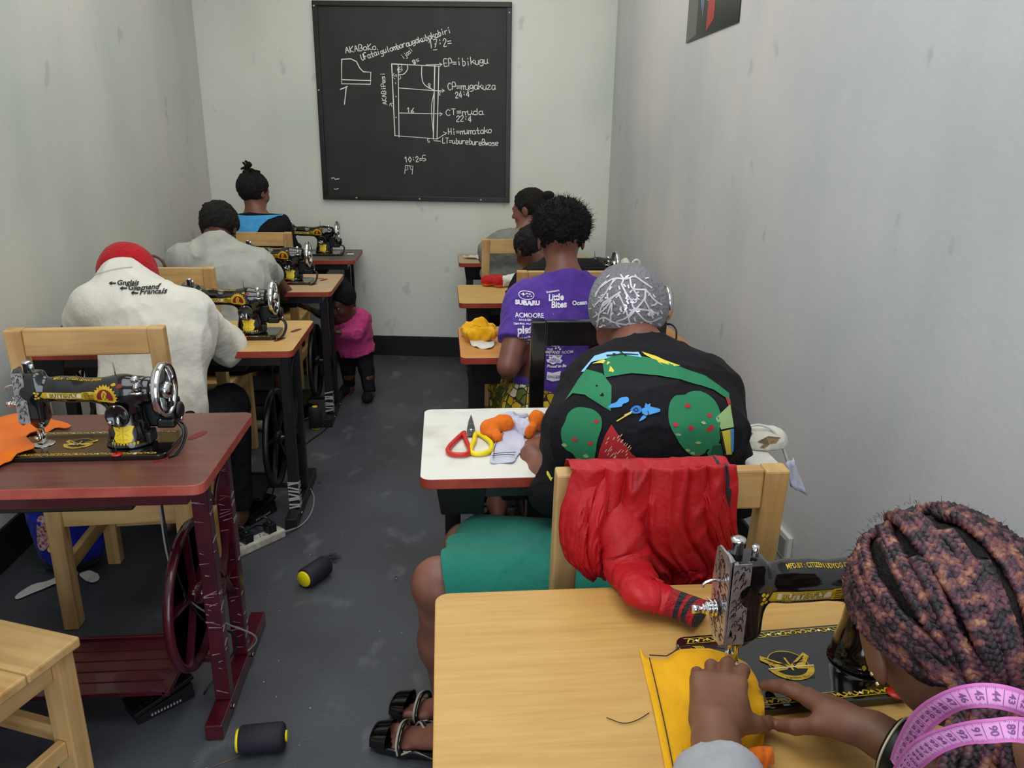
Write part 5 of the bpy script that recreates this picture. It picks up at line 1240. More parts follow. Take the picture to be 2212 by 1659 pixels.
qN = lambda a, b, e: HN+rr*a+ff*b+uu*e
hair(pI, 'scalp_hair', HN, R, HAIR, S=1.08, thick=.002, low=-.05, front=.055, vox=.004, amp=.002)
# braids: plaits running from the parting over the skull to the nape, then down the back
BRm = bpy.data.materials.new('plaited_hair'); BRm.use_nodes = True; nt = BRm.node_tree; N_ = nt.nodes; L_ = nt.links
tc = N_.new('ShaderNodeTexCoord'); n1 = N_.new('ShaderNodeTexNoise'); n1.inputs['Scale'].default_value = 78; n1.inputs['Detail'].default_value = 2; L_.new(tc.outputs['Object'], n1.inputs[0])
cr = N_.new('ShaderNodeValToRGB'); e = cr.color_ramp.elements; e[0].position = .38; e[0].color = lin('#150c10'); e[1].position = .76; e[1].color = lin('#a87c60')
for p_, c_ in ((.46, '#391f29'), (.54, '#5c343f'), (.62, '#774739')): x_ = e.new(p_); x_.color = lin(c_)
L_.new(n1.outputs[0], cr.inputs[0]); L_.new(cr.outputs[0], N_['Principled BSDF'].inputs['Base Color']); N_['Principled BSDF'].inputs['Roughness'].default_value = .5
n2 = N_.new('ShaderNodeTexNoise'); n2.inputs['Scale'].default_value = 600; L_.new(tc.outputs['Object'], n2.inputs[0]); bp = N_.new('ShaderNodeBump'); bp.inputs['Strength'].default_value = .4; bp.inputs['Distance'].default_value = .001; L_.new(n2.outputs[0], bp.inputs['Height']); L_.new(bp.outputs[0], N_['Principled BSDF'].inputs['Normal'])
def plait(mb, path, rad, pitch=.017):
    pts = catmull(path, 10); L = 0; acc = [0]
    for i in range(1, len(pts)): L += (pts[i]-pts[i-1]).length; acc.append(L)
    n = max(8, int(L/.0034)); res = []; j = 0
    for i in range(n+1):
        s = L*i/n
        while j < len(acc)-2 and acc[j+1] < s: j += 1
        t = (s-acc[j])/max(1e-6, acc[j+1]-acc[j]); res.append(pts[j].lerp(pts[j+1], min(1, t)))
    for k in range(3):
        out = []; rd = []
        for i, p in enumerate(res):
            T = (res[min(i+1, n)]-res[max(i-1, 0)]).normalized(); nrm = (p-HN).normalized(); nrm = (nrm-T*nrm.dot(T)).normalized(); bi = T.cross(nrm)
            ph = 2*PI*(L*i/n/pitch+k/3); w_ = 1+.35*max(0, 1-i/6)
            out.append(p+bi*math.sin(ph)*rad*.62*w_+nrm*math.sin(2*ph)*rad*.34); rd.append(rad*.56*w_*(1 if i > 0 else .6))
        mb.tube(out, rd, 5, 0, cap=False)
bq = random.Random(21); ce = V3(0, -.014, .030); ER = (.088, .105, .100)
gd = Vector((.0, -.80, -.60)).normalized()
def onsk(d, k=1.0): return qN(ce.x+d.x*ER[0]*k, ce.y+d.y*ER[1]*k, ce.z+d.z*ER[2]*k)
bm_ = MB(); nb = 0
starts = []
for ring, (ang, cnt) in enumerate(((152, 13), (132, 16), (110, 15), (88, 11), (66, 6))):
    for i in range(cnt):
        ph = -1.0*PI+2*PI*(i+.5*(ring % 2)+bq.uniform(-.2, .2))/cnt; a = math.radians(ang+bq.uniform(-6, 6))
        ax1 = Vector((1,0,0)); ax2 = gd.cross(ax1).normalized(); d = gd*math.cos(a)+(ax1*math.sin(ph)+ax2*math.cos(ph))*math.sin(a)
        starts.append((ring, d.normalized()))
for ring, d in starts:
    if d.z < .06 and d.y > -.62: continue
    if d.y > .62 and d.z < .45: continue
    if d.z < -.5: continue
    ang = math.acos(max(-1, min(1, d.dot(gd)))); m = 9; path = []
    side = 1 if d.x > 0 else -1
    gather = (gd+Vector((d.x*.62+bq.uniform(-.08, .08), 0, bq.uniform(-.05, .05)))).normalized()
    k0 = 1.0+.035*(ring > 2)
    for i in range(m):
        t = i/(m-1); v = (d*(1-t)+gather*t) if ang < .2 else (d*math.sin((1-t)*ang)+gather*math.sin(t*ang))/math.sin(ang); v.normalize()
        lay = k0+(.02+.07*t*t)+(-.04 if i == 0 else 0)+bq.uniform(-.008, .008)
        if v.z < -.1 and abs(v.x) > .5: v = Vector((v.x, v.y-.05, v.z)).normalized()
        path.append(onsk(v, lay))
    e0 = path[-1]; off = bq.uniform(-.03, .03)+d.x*.03
    path += [e0+V3(off*.3, -.02, -.045), e0+V3(off, -.045+bq.uniform(-.01, .01), -.10), e0+V3(off*1.4, -.075+bq.uniform(-.01, .01), -.18), e0+V3(off*1.6, -.085, -.27)]
    plait(bm_, path, bq.uniform(.0076, .0096), .021); nb += 1
bo = bm_.build('braids', BRm, pI, fixn=False); fix(bo, pI); bo['label'] = 'plum and brown plaited braids'
fz = tufts(pI, 'loose_hair', HN, R, HAIR, 900, 1.05, .002, .007, (0,-.012,.024), (.090,.107,.107), 8, .1, .0002); fix(fz, pI)
GE = mat('gold_earring', '#e8d8a0', .2, 1)
for p in ((-.092,-.002,-.030), (-.093,-.012,-.038)):
    e_ = MB().ball(qN(*p), .0028).build('earring', GE, pI); fix(e_, pI)
# bracelet
wv = (Jn['wR']-Jn['eR']).normalized(); bc = Jn['wR']-wv*.035; a1 = wv.orthogonal().normalized(); a2 = wv.cross(a1)
brc = thing('bracelet', 'black bracelet with pale edge on the wrist of the person with braids', 'bracelet', bc)
ring = lambda r_, o, n=28: [wv*o+a1*math.cos(2*PI*i/n)*r_+a2*math.sin(2*PI*i/n)*r_ for i in range(n)]
b = MB(); prof = [ring(.0335, -.016), ring(.0355, -.012), ring(.0355, .012), ring(.0335, .016), ring(.0315, .014), ring(.0315, -.014)]; n = 28
b.add([p for r_ in prof for p in r_], [(i*n+k, i*n+(k+1) % n, ((i+1) % 6)*n+(k+1) % n, ((i+1) % 6)*n+k) for i in range(6) for k in range(n)], 0, True); b.build('band', BLACK_PL, brc)
b = MB(); b.tube(ring(.0358, .012), .0014, 6, closed=True); b.build('pale_edge', CREAM, brc)
# tape measure
TP = mat('pink_tape', '#d878c0', .45, col2='#cf6cb6', nscale=20); TP2 = mat('pink_tape_light', '#e49ad2', .45); TI = mat('tape_print', '#7a4a86', .5)
tape = thing('tape_measure', 'pink measuring tape with purple numbers looped round the neck of the person with braids', 'tape measure', P(2075, 1560, .5))
b = MB(); tb = Vector(tape.location)
def tape_loop(keys, num0, W_=.0205):
    """keys: (centre point, normal). numbers run down along the loop"""
    cs = catmull([k[0] for k in keys], 16); ns = catmull([k[1] for k in keys], 16); acc = [0]
    for i in range(1, len(cs)): acc.append(acc[-1]+(cs[i]-cs[i-1]).length)
    def at(s, t, lift=0):
        s = max(0, min(acc[-1]-1e-6, s)); j = 0
        lo_, hi_ = 0, len(acc)-2
        while lo_ < hi_:
            md = (lo_+hi_+1)//2
            if acc[md] <= s: lo_ = md
            else: hi_ = md-1
        j = lo_; f = (s-acc[j])/max(1e-9, acc[j+1]-acc[j]); c = cs[j].lerp(cs[j+1], f); n_ = ns[j].lerp(ns[j+1], f); T = (cs[j+1]-cs[j]).normalized(); n_ = (n_-T*n_.dot(T)).normalized(); wdir = n_.cross(T)
        return c+wdir*t+n_*lift-tb
    m = len(cs)*2; st_ = [acc[-1]*i/(m-1) for i in range(m)]
    for lift, mi, t0, t1 in ((0, 0, -W_/2, W_/2), (.0004, 1, -W_*.36, W_*.36)):
        b.add([at(s, t, lift) for s in st_ for t in (t0, t1)], [(2*i, 2*i+1, 2*i+3, 2*i+2) for i in range(m-1)], mi, True)
    s = .006; k = num0
    while s < acc[-1]-.01:
        b.add([at(s, -W_*.36, .0007), at(s, W_*.36, .0007), at(s+.0005, W_*.36, .0007), at(s+.0005, -W_*.36, .0007)], [(0,1,2,3)], 2)
        for q_ in range(1, 10):
            x = s+.0127*q_/10; h = W_*(.26 if q_ == 5 else .3)
            b.add([at(x, h, .0007), at(x, W_*.36, .0007), at(x+.0003, W_*.36, .0007), at(x+.0003, h, .0007)], [(0,1,2,3)], 2)
            b.add([at(x, -W_*.36, .0007), at(x, -h, .0007), at(x+.0003, -h, .0007), at(x+.0003, -W_*.36, .0007)], [(0,1,2,3)], 2)
        tx = text2d(str(k), 0, 0, .0088, bold=.00015, align='CENTER')
        b.add([at(s+.0045+y, -x, .0009) for x, y, _ in tx.v], tx.f, 2); s += .0127; k -= 1
nv = lambda x, y, z: Vector((x, y, z)).normalized()
tape_loop([(P(1938,1660,.585), nv(-.9,-.3,.3)), (P(1958,1612,.575), nv(-.85,-.5,.25)), (P(1995,1555,.55), nv(-.7,-.7,.3)), (P(2055,1515,.52), nv(-.4,-.85,.35)), (P(2130,1502,.505), nv(-.15,-.9,.4)), (P(2212,1520,.50), nv(.1,-.9,.4)), (P(2300,1570,.52), nv(.5,-.8,.3)), (P(2350,1640,.56), nv(.8,-.5,.3))], 58)
tape_loop([(P(1935,1700,.58), nv(-.9,-.35,.3)), (P(1965,1648,.56), nv(-.8,-.5,.3)), (P(2010,1610,.525), nv(-.6,-.75,.3)), (P(2070,1588,.50), nv(-.3,-.88,.35)), (P(2140,1579,.485), nv(-.1,-.92,.38)), (P(2212,1578,.48), nv(.1,-.92,.38)), (P(2310,1610,.49), nv(.5,-.8,.3)), (P(2370,1690,.53), nv(.8,-.5,.3))], 104)
o = b.build('tape', [TP, TP2, TI], tape, fixn=False)
# ------------------------------------------------------------------ cloths and small things
def sheet(name, label, cat, pts, m, z=.7712, amp=.006, scale=20, seed=1, th=.0016, hfun=None, group=None, step=.01, mats=None, mfun=None):
    """cut piece of cloth lying with folds; pts are world (x, y)"""
    cx, cy = sum(p[0] for p in pts)/len(pts), sum(p[1] for p in pts)/len(pts)
    bm = bmesh.new(); q = catmull([(p[0]-cx, p[1]-cy, 0) for p in pts], 4, True) if len(pts) > 5 else [Vector((p[0]-cx, p[1]-cy, 0)) for p in pts]
    bm.faces.new([bm.verts.new(v) for v in q])
    for ax_ in (0, 1):
        a, b = min(v.co[ax_] for v in bm.verts), max(v.co[ax_] for v in bm.verts); t = math.ceil(a/step)*step
        while t < b:
            co = [0,0,0]; co[ax_] = t; no = [0,0,0]; no[ax_] = 1
            bmesh.ops.bisect_plane(bm, geom=bm.verts[:]+bm.edges[:]+bm.faces[:], plane_co=co, plane_no=no, dist=1e-6); t += step
    P3 = np.array([[v.co.x+cx, v.co.y+cy, 0] for v in bm.verts]); nz = 1-np.abs(vnoise(P3*np.array([1, .6, 1]), scale, seed)); n2 = vnoise(P3, scale*.4, seed+3)
    for v, a, b in zip(bm.verts, nz, n2): v.co.z = max(0, (a*.8+b*.5)*amp)+(hfun(v.co.x+cx, v.co.y+cy) if hfun else 0)
    me = bpy.data.meshes.new(name); bm.to_mesh(me); bm.free()
    for p in me.polygons: p.use_smooth = True
    for m_ in (mats or [m]): me.materials.append(m_)
    if mfun:
        for p in me.polygons: p.material_index = mfun(p.center.x+cx, p.center.y+cy)
    o = lk(bpy.data.objects.new(name, me)); o.location = (cx, cy, z+th/2); s = o.modifiers.new('thickness', 'SOLIDIFY'); s.thickness = th; s.offset = 1
    return props(o, label, cat, group)
def lump(name, label, cat, g, m, amp=.006, scale=18, seed=1, grow=0, mats=None, mfun=None, decal=None, stretch=(1,1,1), loc=None):
    V, F = g.mesh(grow); V = relax(V, F, 1); V = fold(V, F, amp, scale, seed, stretch); V = relax(V, F, 1)
    c = loc or Vector(((V[:,0].min()+V[:,0].max())/2, (V[:,1].min()+V[:,1].max())/2, V[:,2].min()))
    mi = None
    if mfun: C = V[F].mean(1); mi = [mfun(*c_) for c_ in C]
    mb = decal(V, F) if decal else None
    if mb: mb.v = [tuple(Vector(v)-c) for v in mb.v]
    o = np_obj(name, V-np.array(c), F, mats or m, None, mi, mb); o.location = c
    return props(o, label, cat)
ORANGE = cloth('orange_cloth', '#e8741a', '#dd6a12', b=.4); YEL = cloth('golden_cloth', '#edb012', '#e2a40c', b=.4); LILAC = cloth('pale_lilac_cloth', '#cfcfe0', '#c3c3d6', b=.3); WHT = cloth('white_cloth', '#e2e0d8', '#d6d4cc', b=.3)
STITCH = mat('dark_stitching', '#2a2420', .8)

# red jacket over the chair back
RIB = cloth('red_rib', '#a8121c', bs=120, b=.8); RIBK = cloth('black_rib', '#2a2128', bs=120, b=.6); ZIP = mat('dark_zip', '#2c2830', .5, .2)
Yc = 1.205; jk = thing('jacket', 'red jacket hung over the pine chair back, striped cuff lying on the oak table', 'jacket', (.39, 1.24, .77))
JB = Vector(jk.location); SEAM = mat('red_seam', '#8c0f18', .6); TEETH = mat('zip_teeth', '#8a8488', .4, .6)
def lerp_rows(rows, v):
    v = v*(len(rows)-1); i = min(int(v), len(rows)-2); t = v-i
    return [rows[i][k]*(1-t)+rows[i+1][k]*t for k in range(len(rows[0]))]
def drape(name, rows, top, amp, npl, seed, mats, bulge=0, nu=110, nv=90, mfun=None, edge=.0):
    """hanging cloth: rows of (py, left px, right px) on the plane y = Yc, pleated across; top = over the rail"""
    W = []
    if top: W += [(1.285, .925), (1.275, .952), (1.25, .963), (1.222, .957)]
    R3 = []
    for py, a, b in rows: A, B = P(a, py, Yc), P(b, py, Yc); R3.append((A.x, B.x, Yc, (A.z+B.z)/2))
    R3 = [(R3[0][0], R3[0][1], y, z) for y, z in W]+R3
    u = np.linspace(0, 1, nu); v = np.linspace(0, 1, nv); G = np.zeros((nv, nu, 3)); D = np.zeros((nv, nu))
    for j, vv_ in enumerate(v):
        xl, xr, y, z = lerp_rows(R3, vv_)
        G[j,:,0] = xl+(xr-xl)*u; G[j,:,1] = y; G[j,:,2] = z
    uu_, vv2 = np.meshgrid(u, v)
    p0 = np.stack([uu_.ravel()*2.2, vv2.ravel()*1.3, np.zeros(uu_.size)], 1)
    wob = vnoise(p0, 1.7, seed).reshape(uu_.shape)*.055+vnoise(p0, 5, seed+2).reshape(uu_.shape)*.012
    ph = (uu_+wob)*npl; a = np.abs(np.sin(PI*ph+.8*np.sin(ph*1.9+seed))); pl = a**.7
    small = (1-np.abs(vnoise(np.stack([uu_.ravel()*4, vv2.ravel()*2.2+uu_.ravel()*2, np.zeros(uu_.size)], 1), 3.2, seed+7)))**4
    small = small.reshape(uu_.shape); fade = np.clip(vv2*3.5, .12, 1)
    G[:,:,1] -= amp*fade*pl+amp*.55*small*fade+bulge*np.sin(PI*uu_)*np.sin(PI*np.clip(vv2*1.05, 0, 1))**.8
    G[:,:,2] += .004*np.sin(uu_*9+seed)*(vv2 > .85)*1.0
    m = MB(); m.v = [tuple(Vector(q)-JB) for q in G.reshape(-1, 3).tolist()]
    for j in range(nv-1):
        for i in range(nu-1):
            m.f.append([j*nu+i, j*nu+i+1, (j+1)*nu+i+1, (j+1)*nu+i]); m.s.append(True); m.m.append(mfun((i+.5)/nu, (j+.5)/nv) if mfun else 0)
    o = m.build(name, mats, jk, fixn=False); s_ = o.modifiers.new('thickness', 'SOLIDIFY'); s_.thickness = .0022; return o
def zipf(u, v):
    c = .90+.075*v**.8
    return 3 if abs(u-c) < .011 else (5 if abs(u-c+.03) < .003 or abs(u-.38-.02*v) < .003 else 0)
JM = [RED_N, RIB, RIBK, ZIP, TEETH, SEAM]
drape('body_panel', [(1002,1236,1583), (1030,1228,1586), (1080,1216,1584), (1130,1212,1582), (1165,1222,1590), (1195,1260,1600), (1220,1300,1604), (1240,1325,1600), (1262,1345,1572)], True, .013, 6, 3, JM, .012, mfun=zipf)
drape('hanging_sleeve', [(1012,1262,1345), (1050,1228,1342), (1090,1212,1330), (1130,1208,1322), (1165,1210,1318), (1200,1222,1320), (1228,1250,1318), (1242,1272,1306)], False, .011, 2.6, 9, JM, .034, nu=60, nv=70)
drape('front_flap', [(1004,1470,1560), (1050,1482,1566), (1100,1500,1578), (1150,1520,1586), (1200,1545,1592), (1222,1560,1594)], False, .007, 1.6, 5, JM, .018, nu=50, nv=60)
pth = [P(1334,1060,Yc+.022), P(1342,1140,Yc-.02), P(1352,1205,1.165), P(1368,1250,1.125), PZ(1388,1278,.806), PZ(1418,1290,.799), PZ(1446,1300,.798), PZ(1480,1312,.796), PZ(1514,1326,.796)]
rad = [.03, .040, .043, .042, .037, .033, .029, .0285, .030]
C_ = catmull(pth, 10); nR = len(C_); m = MB(); ns = 40; q_ = random.Random(3); rows = []
for i, c in enumerate(C_):
    t = i/(nR-1)*(len(rad)-1); k = min(int(t), len(rad)-2); r_ = rad[k]*(1-t+k)+rad[k+1]*(t-k); T = (C_[min(i+1, nR-1)]-C_[max(i-1, 0)]).normalized()
    a = T.cross(V3(.2,-.8,.6) if i < nR*.5 else V3(0,0,1)).normalized(); b = a.cross(T)
    cuff = i >= nR*.74
    for j in range(ns):
        an = 2*PI*j/ns; w_ = 1 if cuff else 1+.16*(1-abs(math.sin(an*1.5+i*.28)))**2-.1*(1-abs(math.sin(i*.42+an)))**3
        if cuff: w_ = 1+.02*math.cos(an*20)
        fl = .62 if i > nR*.45 else .75
        m.v.append(tuple(c+a*math.cos(an)*r_*w_+b*math.sin(an)*r_*w_*fl-JB))
for i in range(nR-1):
    t = (i-nR*.74)/(nR*.26); mi = 0 if t < 0 else (2 if (.22 < t < .40 or .56 < t < .74) else 1)
    for j in range(ns): m.f.append([i*ns+j, i*ns+(j+1) % ns, (i+1)*ns+(j+1) % ns, (i+1)*ns+j]); m.m.append(mi); m.s.append(True)
m.f.append([(nR-1)*ns+j for j in range(ns)]); m.m.append(2); m.s.append(False)
m.build('sleeve', JM, jk)

# yellow work on the near machine
ypx = [(1383,1392), (1400,1412), (1450,1414), (1505,1410), (1560,1418), (1612,1446), (1640,1500), (1650,1545), (1652,1585), (1640,1625), (1610,1655), (1560,1690), (1500,1700), (1445,1690), (1436,1640), (1420,1560), (1402,1480), (1390,1430)]
yp = [tuple(PZ(*p, .78)[:2]) for p in ypx]
def yh(x, y):
    dx, dy = x-.545, y-.905; lx, ly = dx*math.cos(.06)+dy*math.sin(.06), dy*math.cos(.06)-dx*math.sin(.06)
    on = max(0, min(1, (lx+.222)/.018))*max(0, min(1, (ly+.103)/.018)); return on*.0155+.006*max(0, 1-abs(x-.40)/.03)*max(0, min(1, (.9-y)/.05))
yc = sheet('yellow_cloth', 'golden yellow cloth piece under the hand of the person with braids', 'cloth', yp, YEL, amp=.004, scale=30, seed=4, hfun=yh, step=.006)
sm = MB()
for off, ln in ((.008, ypx[-1:]+ypx[-2:-6:-1]), (.008, ypx[1:5])):
    pts = [PZ(p[0]+(12 if off and len(ln) == 5 else 2), p[1]+(0 if len(ln) == 5 else 12), .7735) for p in ln]; sm.tube([V3(p.x, p.y, .7712+.0095+yh(p.x, p.y))-V3(*yc.location) for p in catmull(pts, 4)], .0009, 4)
so = sm.build('stitching', STITCH, yc, fixn=False)
g = SDF(.0035); g.cone(PZ(1600,1650,.79), PZ(1650,1632,.79), .017, .012, .01); g.cone(PZ(1615,1640,.8), PZ(1640,1622,.8), .008, .006, .005)
lump('orange_cloth', 'small crumpled orange scrap beside the yellow cloth at the bottom edge', 'cloth scrap', g, ORANGE, .005, 60, 2)
MB().tube(catmull([PZ(x, y, .7722) for x, y in ((1402,1540), (1375,1556), (1345,1562), (1310,1550))], 5), .0006, 4).build('loose_thread', STITCH)
props(bpy.data.objects['loose_thread'], 'dark loose thread curling left from the yellow cloth on the oak table', 'thread')

# orange cloth on the red table
op = [(0,895), (30,888), (60,886), (95,893), (130,905), (152,912), (140,918), (118,917), (95,930), (70,937), (52,942), (66,958), (76,972), (40,985), (8,995), (-30,1010), (-60,960), (-40,905)]
opw = [tuple(PZ(*p, .785)[:2]) for p in op]
sheet('orange_cloth', 'orange cloth under the needle of the machine on the red-brown table', 'cloth', opw, ORANGE, amp=.007, scale=22, seed=6, z=.7712, hfun=lambda x, y: .0145*max(0, min(1, (x+1.05)/.01))*max(0, min(1, (1.925-y)/.01))*max(0, min(1, (y-1.74)/.01)))

# white table: scissors, rolled cloths
sc = thing('scissors', 'scissors with one red and one yellow handle lying open on the white table', 'scissors', (*PZ(1015, 935, .7712)[:2], .7712)); sb = Vector(sc.location)
def zp(px, py, z=.778): return PZ(px, py, z)-sb
for nm, cols, pts in (('red_handle', RED_PL, ((1002,935), (985,950), (970,966), (968,975), (978,981), (1000,982), (1013,978), (1014,968), (1008,955), (1003,940))), ('yellow_handle', YEL_PL, ((1027,938), (1024,952), (1017,968), (1020,978), (1032,980), (1050,978), (1061,971), (1061,957), (1048,945), (1034,937)))):
    MB().tube(catmull([zp(*p) for p in pts], 4, True), .0062, 8, closed=True).build(nm, cols, sc)
for nm, pts, dz in (('blade', ((1018,894), (1025,920), (1028,938), (1020,942), (1012,938), (1014,915)), 0), ('blade', ((1018,895), (1022,925), (1024,940), (1010,942), (1008,932), (1012,910)), .0022)):
    q = [PZ(x, y, .776) for x, y in pts]; MB().prism([(p.x-sb.x, p.y-sb.y) for p in q], .002+dz, .004+dz).build(nm, STEEL, sc, bevel=.0006)
p = zp(1018, 928); MB().lathe([(.006, .006), (.006, .0085), (1e-6, .009)], (p.x, p.y, 0), 'z', 10).build('pivot_screw', CHROME, sc)
g = SDF(.004); g.cone(PZ(1058,925,.795), PZ(1090,915,.80), .024, .026, .01); g.cone(PZ(1075,945,.785), PZ(1062,930,.79), .014, .018, .01)
lump('orange_cloth', 'rolled orange cloth on the white table beside the yellow scissor handle', 'cloth', g, ORANGE, .004, 30, 2)
g = SDF(.004); g.cone(PZ(1098,912,.79), PZ(1128,925,.79), .024, .022, .01); g.cone(PZ(1092,905,.79), PZ(1132,900,.79), .018, .014, .012)
lump('lilac_cloth', 'bunched pale lilac cloth behind the flat lilac piece on the white table', 'cloth', g, LILAC, .008, 26, 3)
lc = sheet('lilac_cloth', 'pale lilac cloth piece with dark hem stitching beside the yellow scissor handle', 'cloth', [tuple(PZ(*p, .785)[:2]) for p in ((1060,990), (1062,970), (1070,950), (1084,936), (1100,925), (1118,922), (1130,936), (1134,952), (1126,966), (1118,976), (1108,990), (1084,989))], LILAC, amp=.007, scale=24, seed=2, step=.006, hfun=lambda x, y: .022*max(0, min(1, (y-1.80)/.1)))
sm = MB()
for ln in ([(1063,981), (1090,979), (1112,980)], [(1066,977), (1090,975), (1114,974)], [(1066,986), (1068,965), (1076,948), (1088,938)]):
    sm.tube([V3(p.x, p.y, .7815+.022*max(0, min(1, (p.y-1.80)/.1)))-Vector(lc.location) for p in catmull([PZ(*q, .785) for q in ln], 5)], .0009, 4)
sm.build('hem_stitching', STITCH, lc, fixn=False)
g = SDF(.0035); g.cone(PZ(1165,915,.79), PZ(1160,905,.815), .022, .024, .006); g.cone(PZ(1150,925,.80), PZ(1145,935,.785), .012, .015, .012)
g.ell(PZ(1158,897,.838), (.017,.014,.012), .004, None, 's')
lump('orange_cloth', 'small orange cloth tube by the fingers of the person in the sweater', 'cloth', g, ORANGE, .003, 40, 5)

# patterned bag at the right end of the white table
def bagmark(V, F):
    pj = PxProj(V, F, 1650, 950, 1.6, off=.0015, step=.01, maxd=.5, back=.2)
    pj.L([(1632,975), (1650,965), (1645,990), (1628,992)], 1); pj.L([(1640,985), (1665,972), (1695,985), (1690,1000), (1645,998)], 1); pj.S([(1650,990), (1665,978), (1685,984), (1678,993), (1655,992)], .003, 0, .001); pj.S([(1660,988), (1675,984)], .003, 0, .001)
    pj.L([(1635,955), (1660,962), (1690,945), (1660,942)], 1); pj.L([(1655,945), (1685,950), (1678,958), (1662,960)], 2); pj.L([(1612,930), (1625,935), (1612,955), (1608,950)], 1); pj.L([(1640,968), (1650,960), (1662,962), (1650,970)], 2)
    return pj.mb
g = SDF(.005); g.cone(P(1615,962,1.78), P(1656,962,1.76), .056, .056, .02, ((0,1,0), .85)); g.cone(P(1640,975,1.76), P(1672,990,1.76), .048, .036, .02, ((0,1,0), .85)); g.cone(P(1680,985,1.76), P(1706,1000,1.74), .022, .012, .015); g.plane((0,0,.7725), (0,0,-1), .002)
bg = lump('cloth_bag', 'cream bag with brown geometric print at the right end of the white table', 'bag', g, cloth('cream_print', '#d8d0bc', b=.3), .004, 18, 2, 0, [cloth('cream_print2', '#d8d2c2', b=.3), mat('brown_print', '#6f5548', .8), mat('ochre_print', '#8f7440', .8)], None, bagmark)
rim = MB().tube(catmull([P(1605,925,1.76), P(1640,918,1.745), (P(1672,932,1.735)), P(1690,965,1.73), P(1702,1000,1.73)], 6), .0035, 8).build('bag_rim', WHT); rim.parent = bg; rim.location = -Vector(bg.location)
tl = [P(1700,1000,1.70), P(1716,990,1.70), P(1742,1070,1.69), P(1708,1052,1.69)]
v_ = [p for p in tl]; tm = MB()
N4 = 6
for i in range(N4+1):
    for j in range(N4+1):
        s, t = i/N4, j/N4; p = tl[0].lerp(tl[1], s).lerp(tl[3].lerp(tl[2], s), t); tm.v.append(tuple(p+V3(0, .006*math.sin(s*7+t*3), 0)))
for i in range(N4):
    for j in range(N4): a = i*(N4+1)+j; tm.f.append([a, a+1, a+N4+2, a+N4+1]); tm.m.append(0); tm.s.append(True)
tl_ = tm.build('hanging_flap', LILAC, bg, fixn=False); tl_.location = -Vector(bg.location); s_ = tl_.modifiers.new('t', 'SOLIDIFY'); s_.thickness = .003
# cream bag, right row second table
g = SDF(.006); g.cone(P(1345,600,3.8), P(1378,605,3.8), .075, .07, .03); g.cone(P(1340,580,3.8), P(1350,565,3.8), .03, .02, .03); g.plane((0,0,.7715), (0,0,-1), .002)
def cb_(V, F):
    pj = PxProj(V, F, 1360, 590, 3.6, off=.003, step=.02, maxd=.5, back=.2); pj.S([(1346,572), (1352,570), (1358,576)], .012, 1); pj.S([(1374,560), (1382,568), (1380,578), (1374,582)], .006, 1); return pj.mb
cbg = lump('cloth_bag', 'cream cloth bag with blue trim by the right wall beyond the silver-patterned cap', 'bag', g, None, .008, 14, 2, 0, [cloth('cream_bag', '#d9d5c0', b=.3), mat('blue_trim', '#2f5cab', .7)], None, cb_)
h_ = MB().tube(catmull([P(1365,580,3.76), P(1368,566,3.76), P(1377,562,3.76), P(1382,572,3.76), P(1376,584,3.76)], 5), .007, 6).build('bag_handle', WHT); h_.parent = cbg; h_.location = -Vector(cbg.location)

# yellow bundle on the orange-brown table, cloths further up
g = SDF(.005); B0 = .7715
for a, b_, ra, rb in (((1012,712), (1040,705), .03, .034), ((1030,725), (1062,720), .034, .03), ((1028,700), (1035,690), .024, .006), ((1045,712), (1066,705), .028, .02), ((1004,716), (1016,722), .014, .02)): g.cone(PZ(*a, B0+.025), PZ(*b_, B0+.035), ra, rb, .012)
g.plane((0,0,B0), (0,0,-1), .002)
lump('yellow_cloth', 'crumpled golden yellow cloth bundle on the orange-brown table', 'cloth', g, YEL, .014, 17, 7)
sheet('white_cloth', 'small white cloth in front of the yellow bundle', 'cloth', [tuple(PZ(*p, .775)[:2]) for p in ((1015,738), (1032,730), (1055,733), (1068,742), (1058,752), (1025,748))], WHT, amp=.012, scale=30)
RWm = [cloth('red_patch', '#b01a18'), WHT, ORANGE]
g = SDF(.006)
for a, b_, r_ in (((1052,608), (1075,604), .03), ((1080,610), (1112,606), .036), ((1070,598), (1108,594), .03)): g.cone(PZ(*a, .795), PZ(*b_, .80), r_, r_, .02)
g.plane((0,0,.7715), (0,0,-1), .002); xr = PZ(1082,605,.79).x
lump('red_white_cloth', 'red, white and orange cloth bundle on the beige table beside the person in black', 'cloth', g, None, .008, 16, 3, 0, RWm, lambda x, y, z: 0 if x < xr and z > .785 else (2 if x < xr else 1))
sheet('white_cloth', 'small white scrap on the far right table below the blackboard', 'cloth', [(.19+dx, 5.03+dy) for dx, dy in ((-.06,-.02), (.0,-.05), (.06,-.04), (.07,.02), (.0,.05), (-.05,.03))], WHT, amp=.018, scale=26)
g = SDF(.007); g.cone(P(1047,572,4.9), P(1052,548,4.9), .05, .045, .03); g.plane((0,0,.7715), (0,0,-1), .002)
lump('black_bag', 'black bag on the far right table beside the grey sleeve', 'bag', g, BLACK_C, .006, 14)
# brown strap bag on the second pine chair
sb_ = thing('strap_bag', 'brown bag with a leather strap behind the red knitted hat', 'bag', P(330, 600, 3.32))
q0 = Vector(sb_.location)
MB().tube(catmull([P(305,590,3.32)-q0, P(312,560,3.32)-q0, P(332,553,3.32)-q0, P(352,566,3.32)-q0, P(362,595,3.32)-q0], 6), .006, 8).build('strap', mat('brown_leather', '#5a3a2c', .5), sb_)
MB().box((0, 0, -.07), (.06, .028, .07), 0, None, .9).build('bag_body', mat('brown_leather', '#5a3a2c', .5), sb_, bevel=.012)
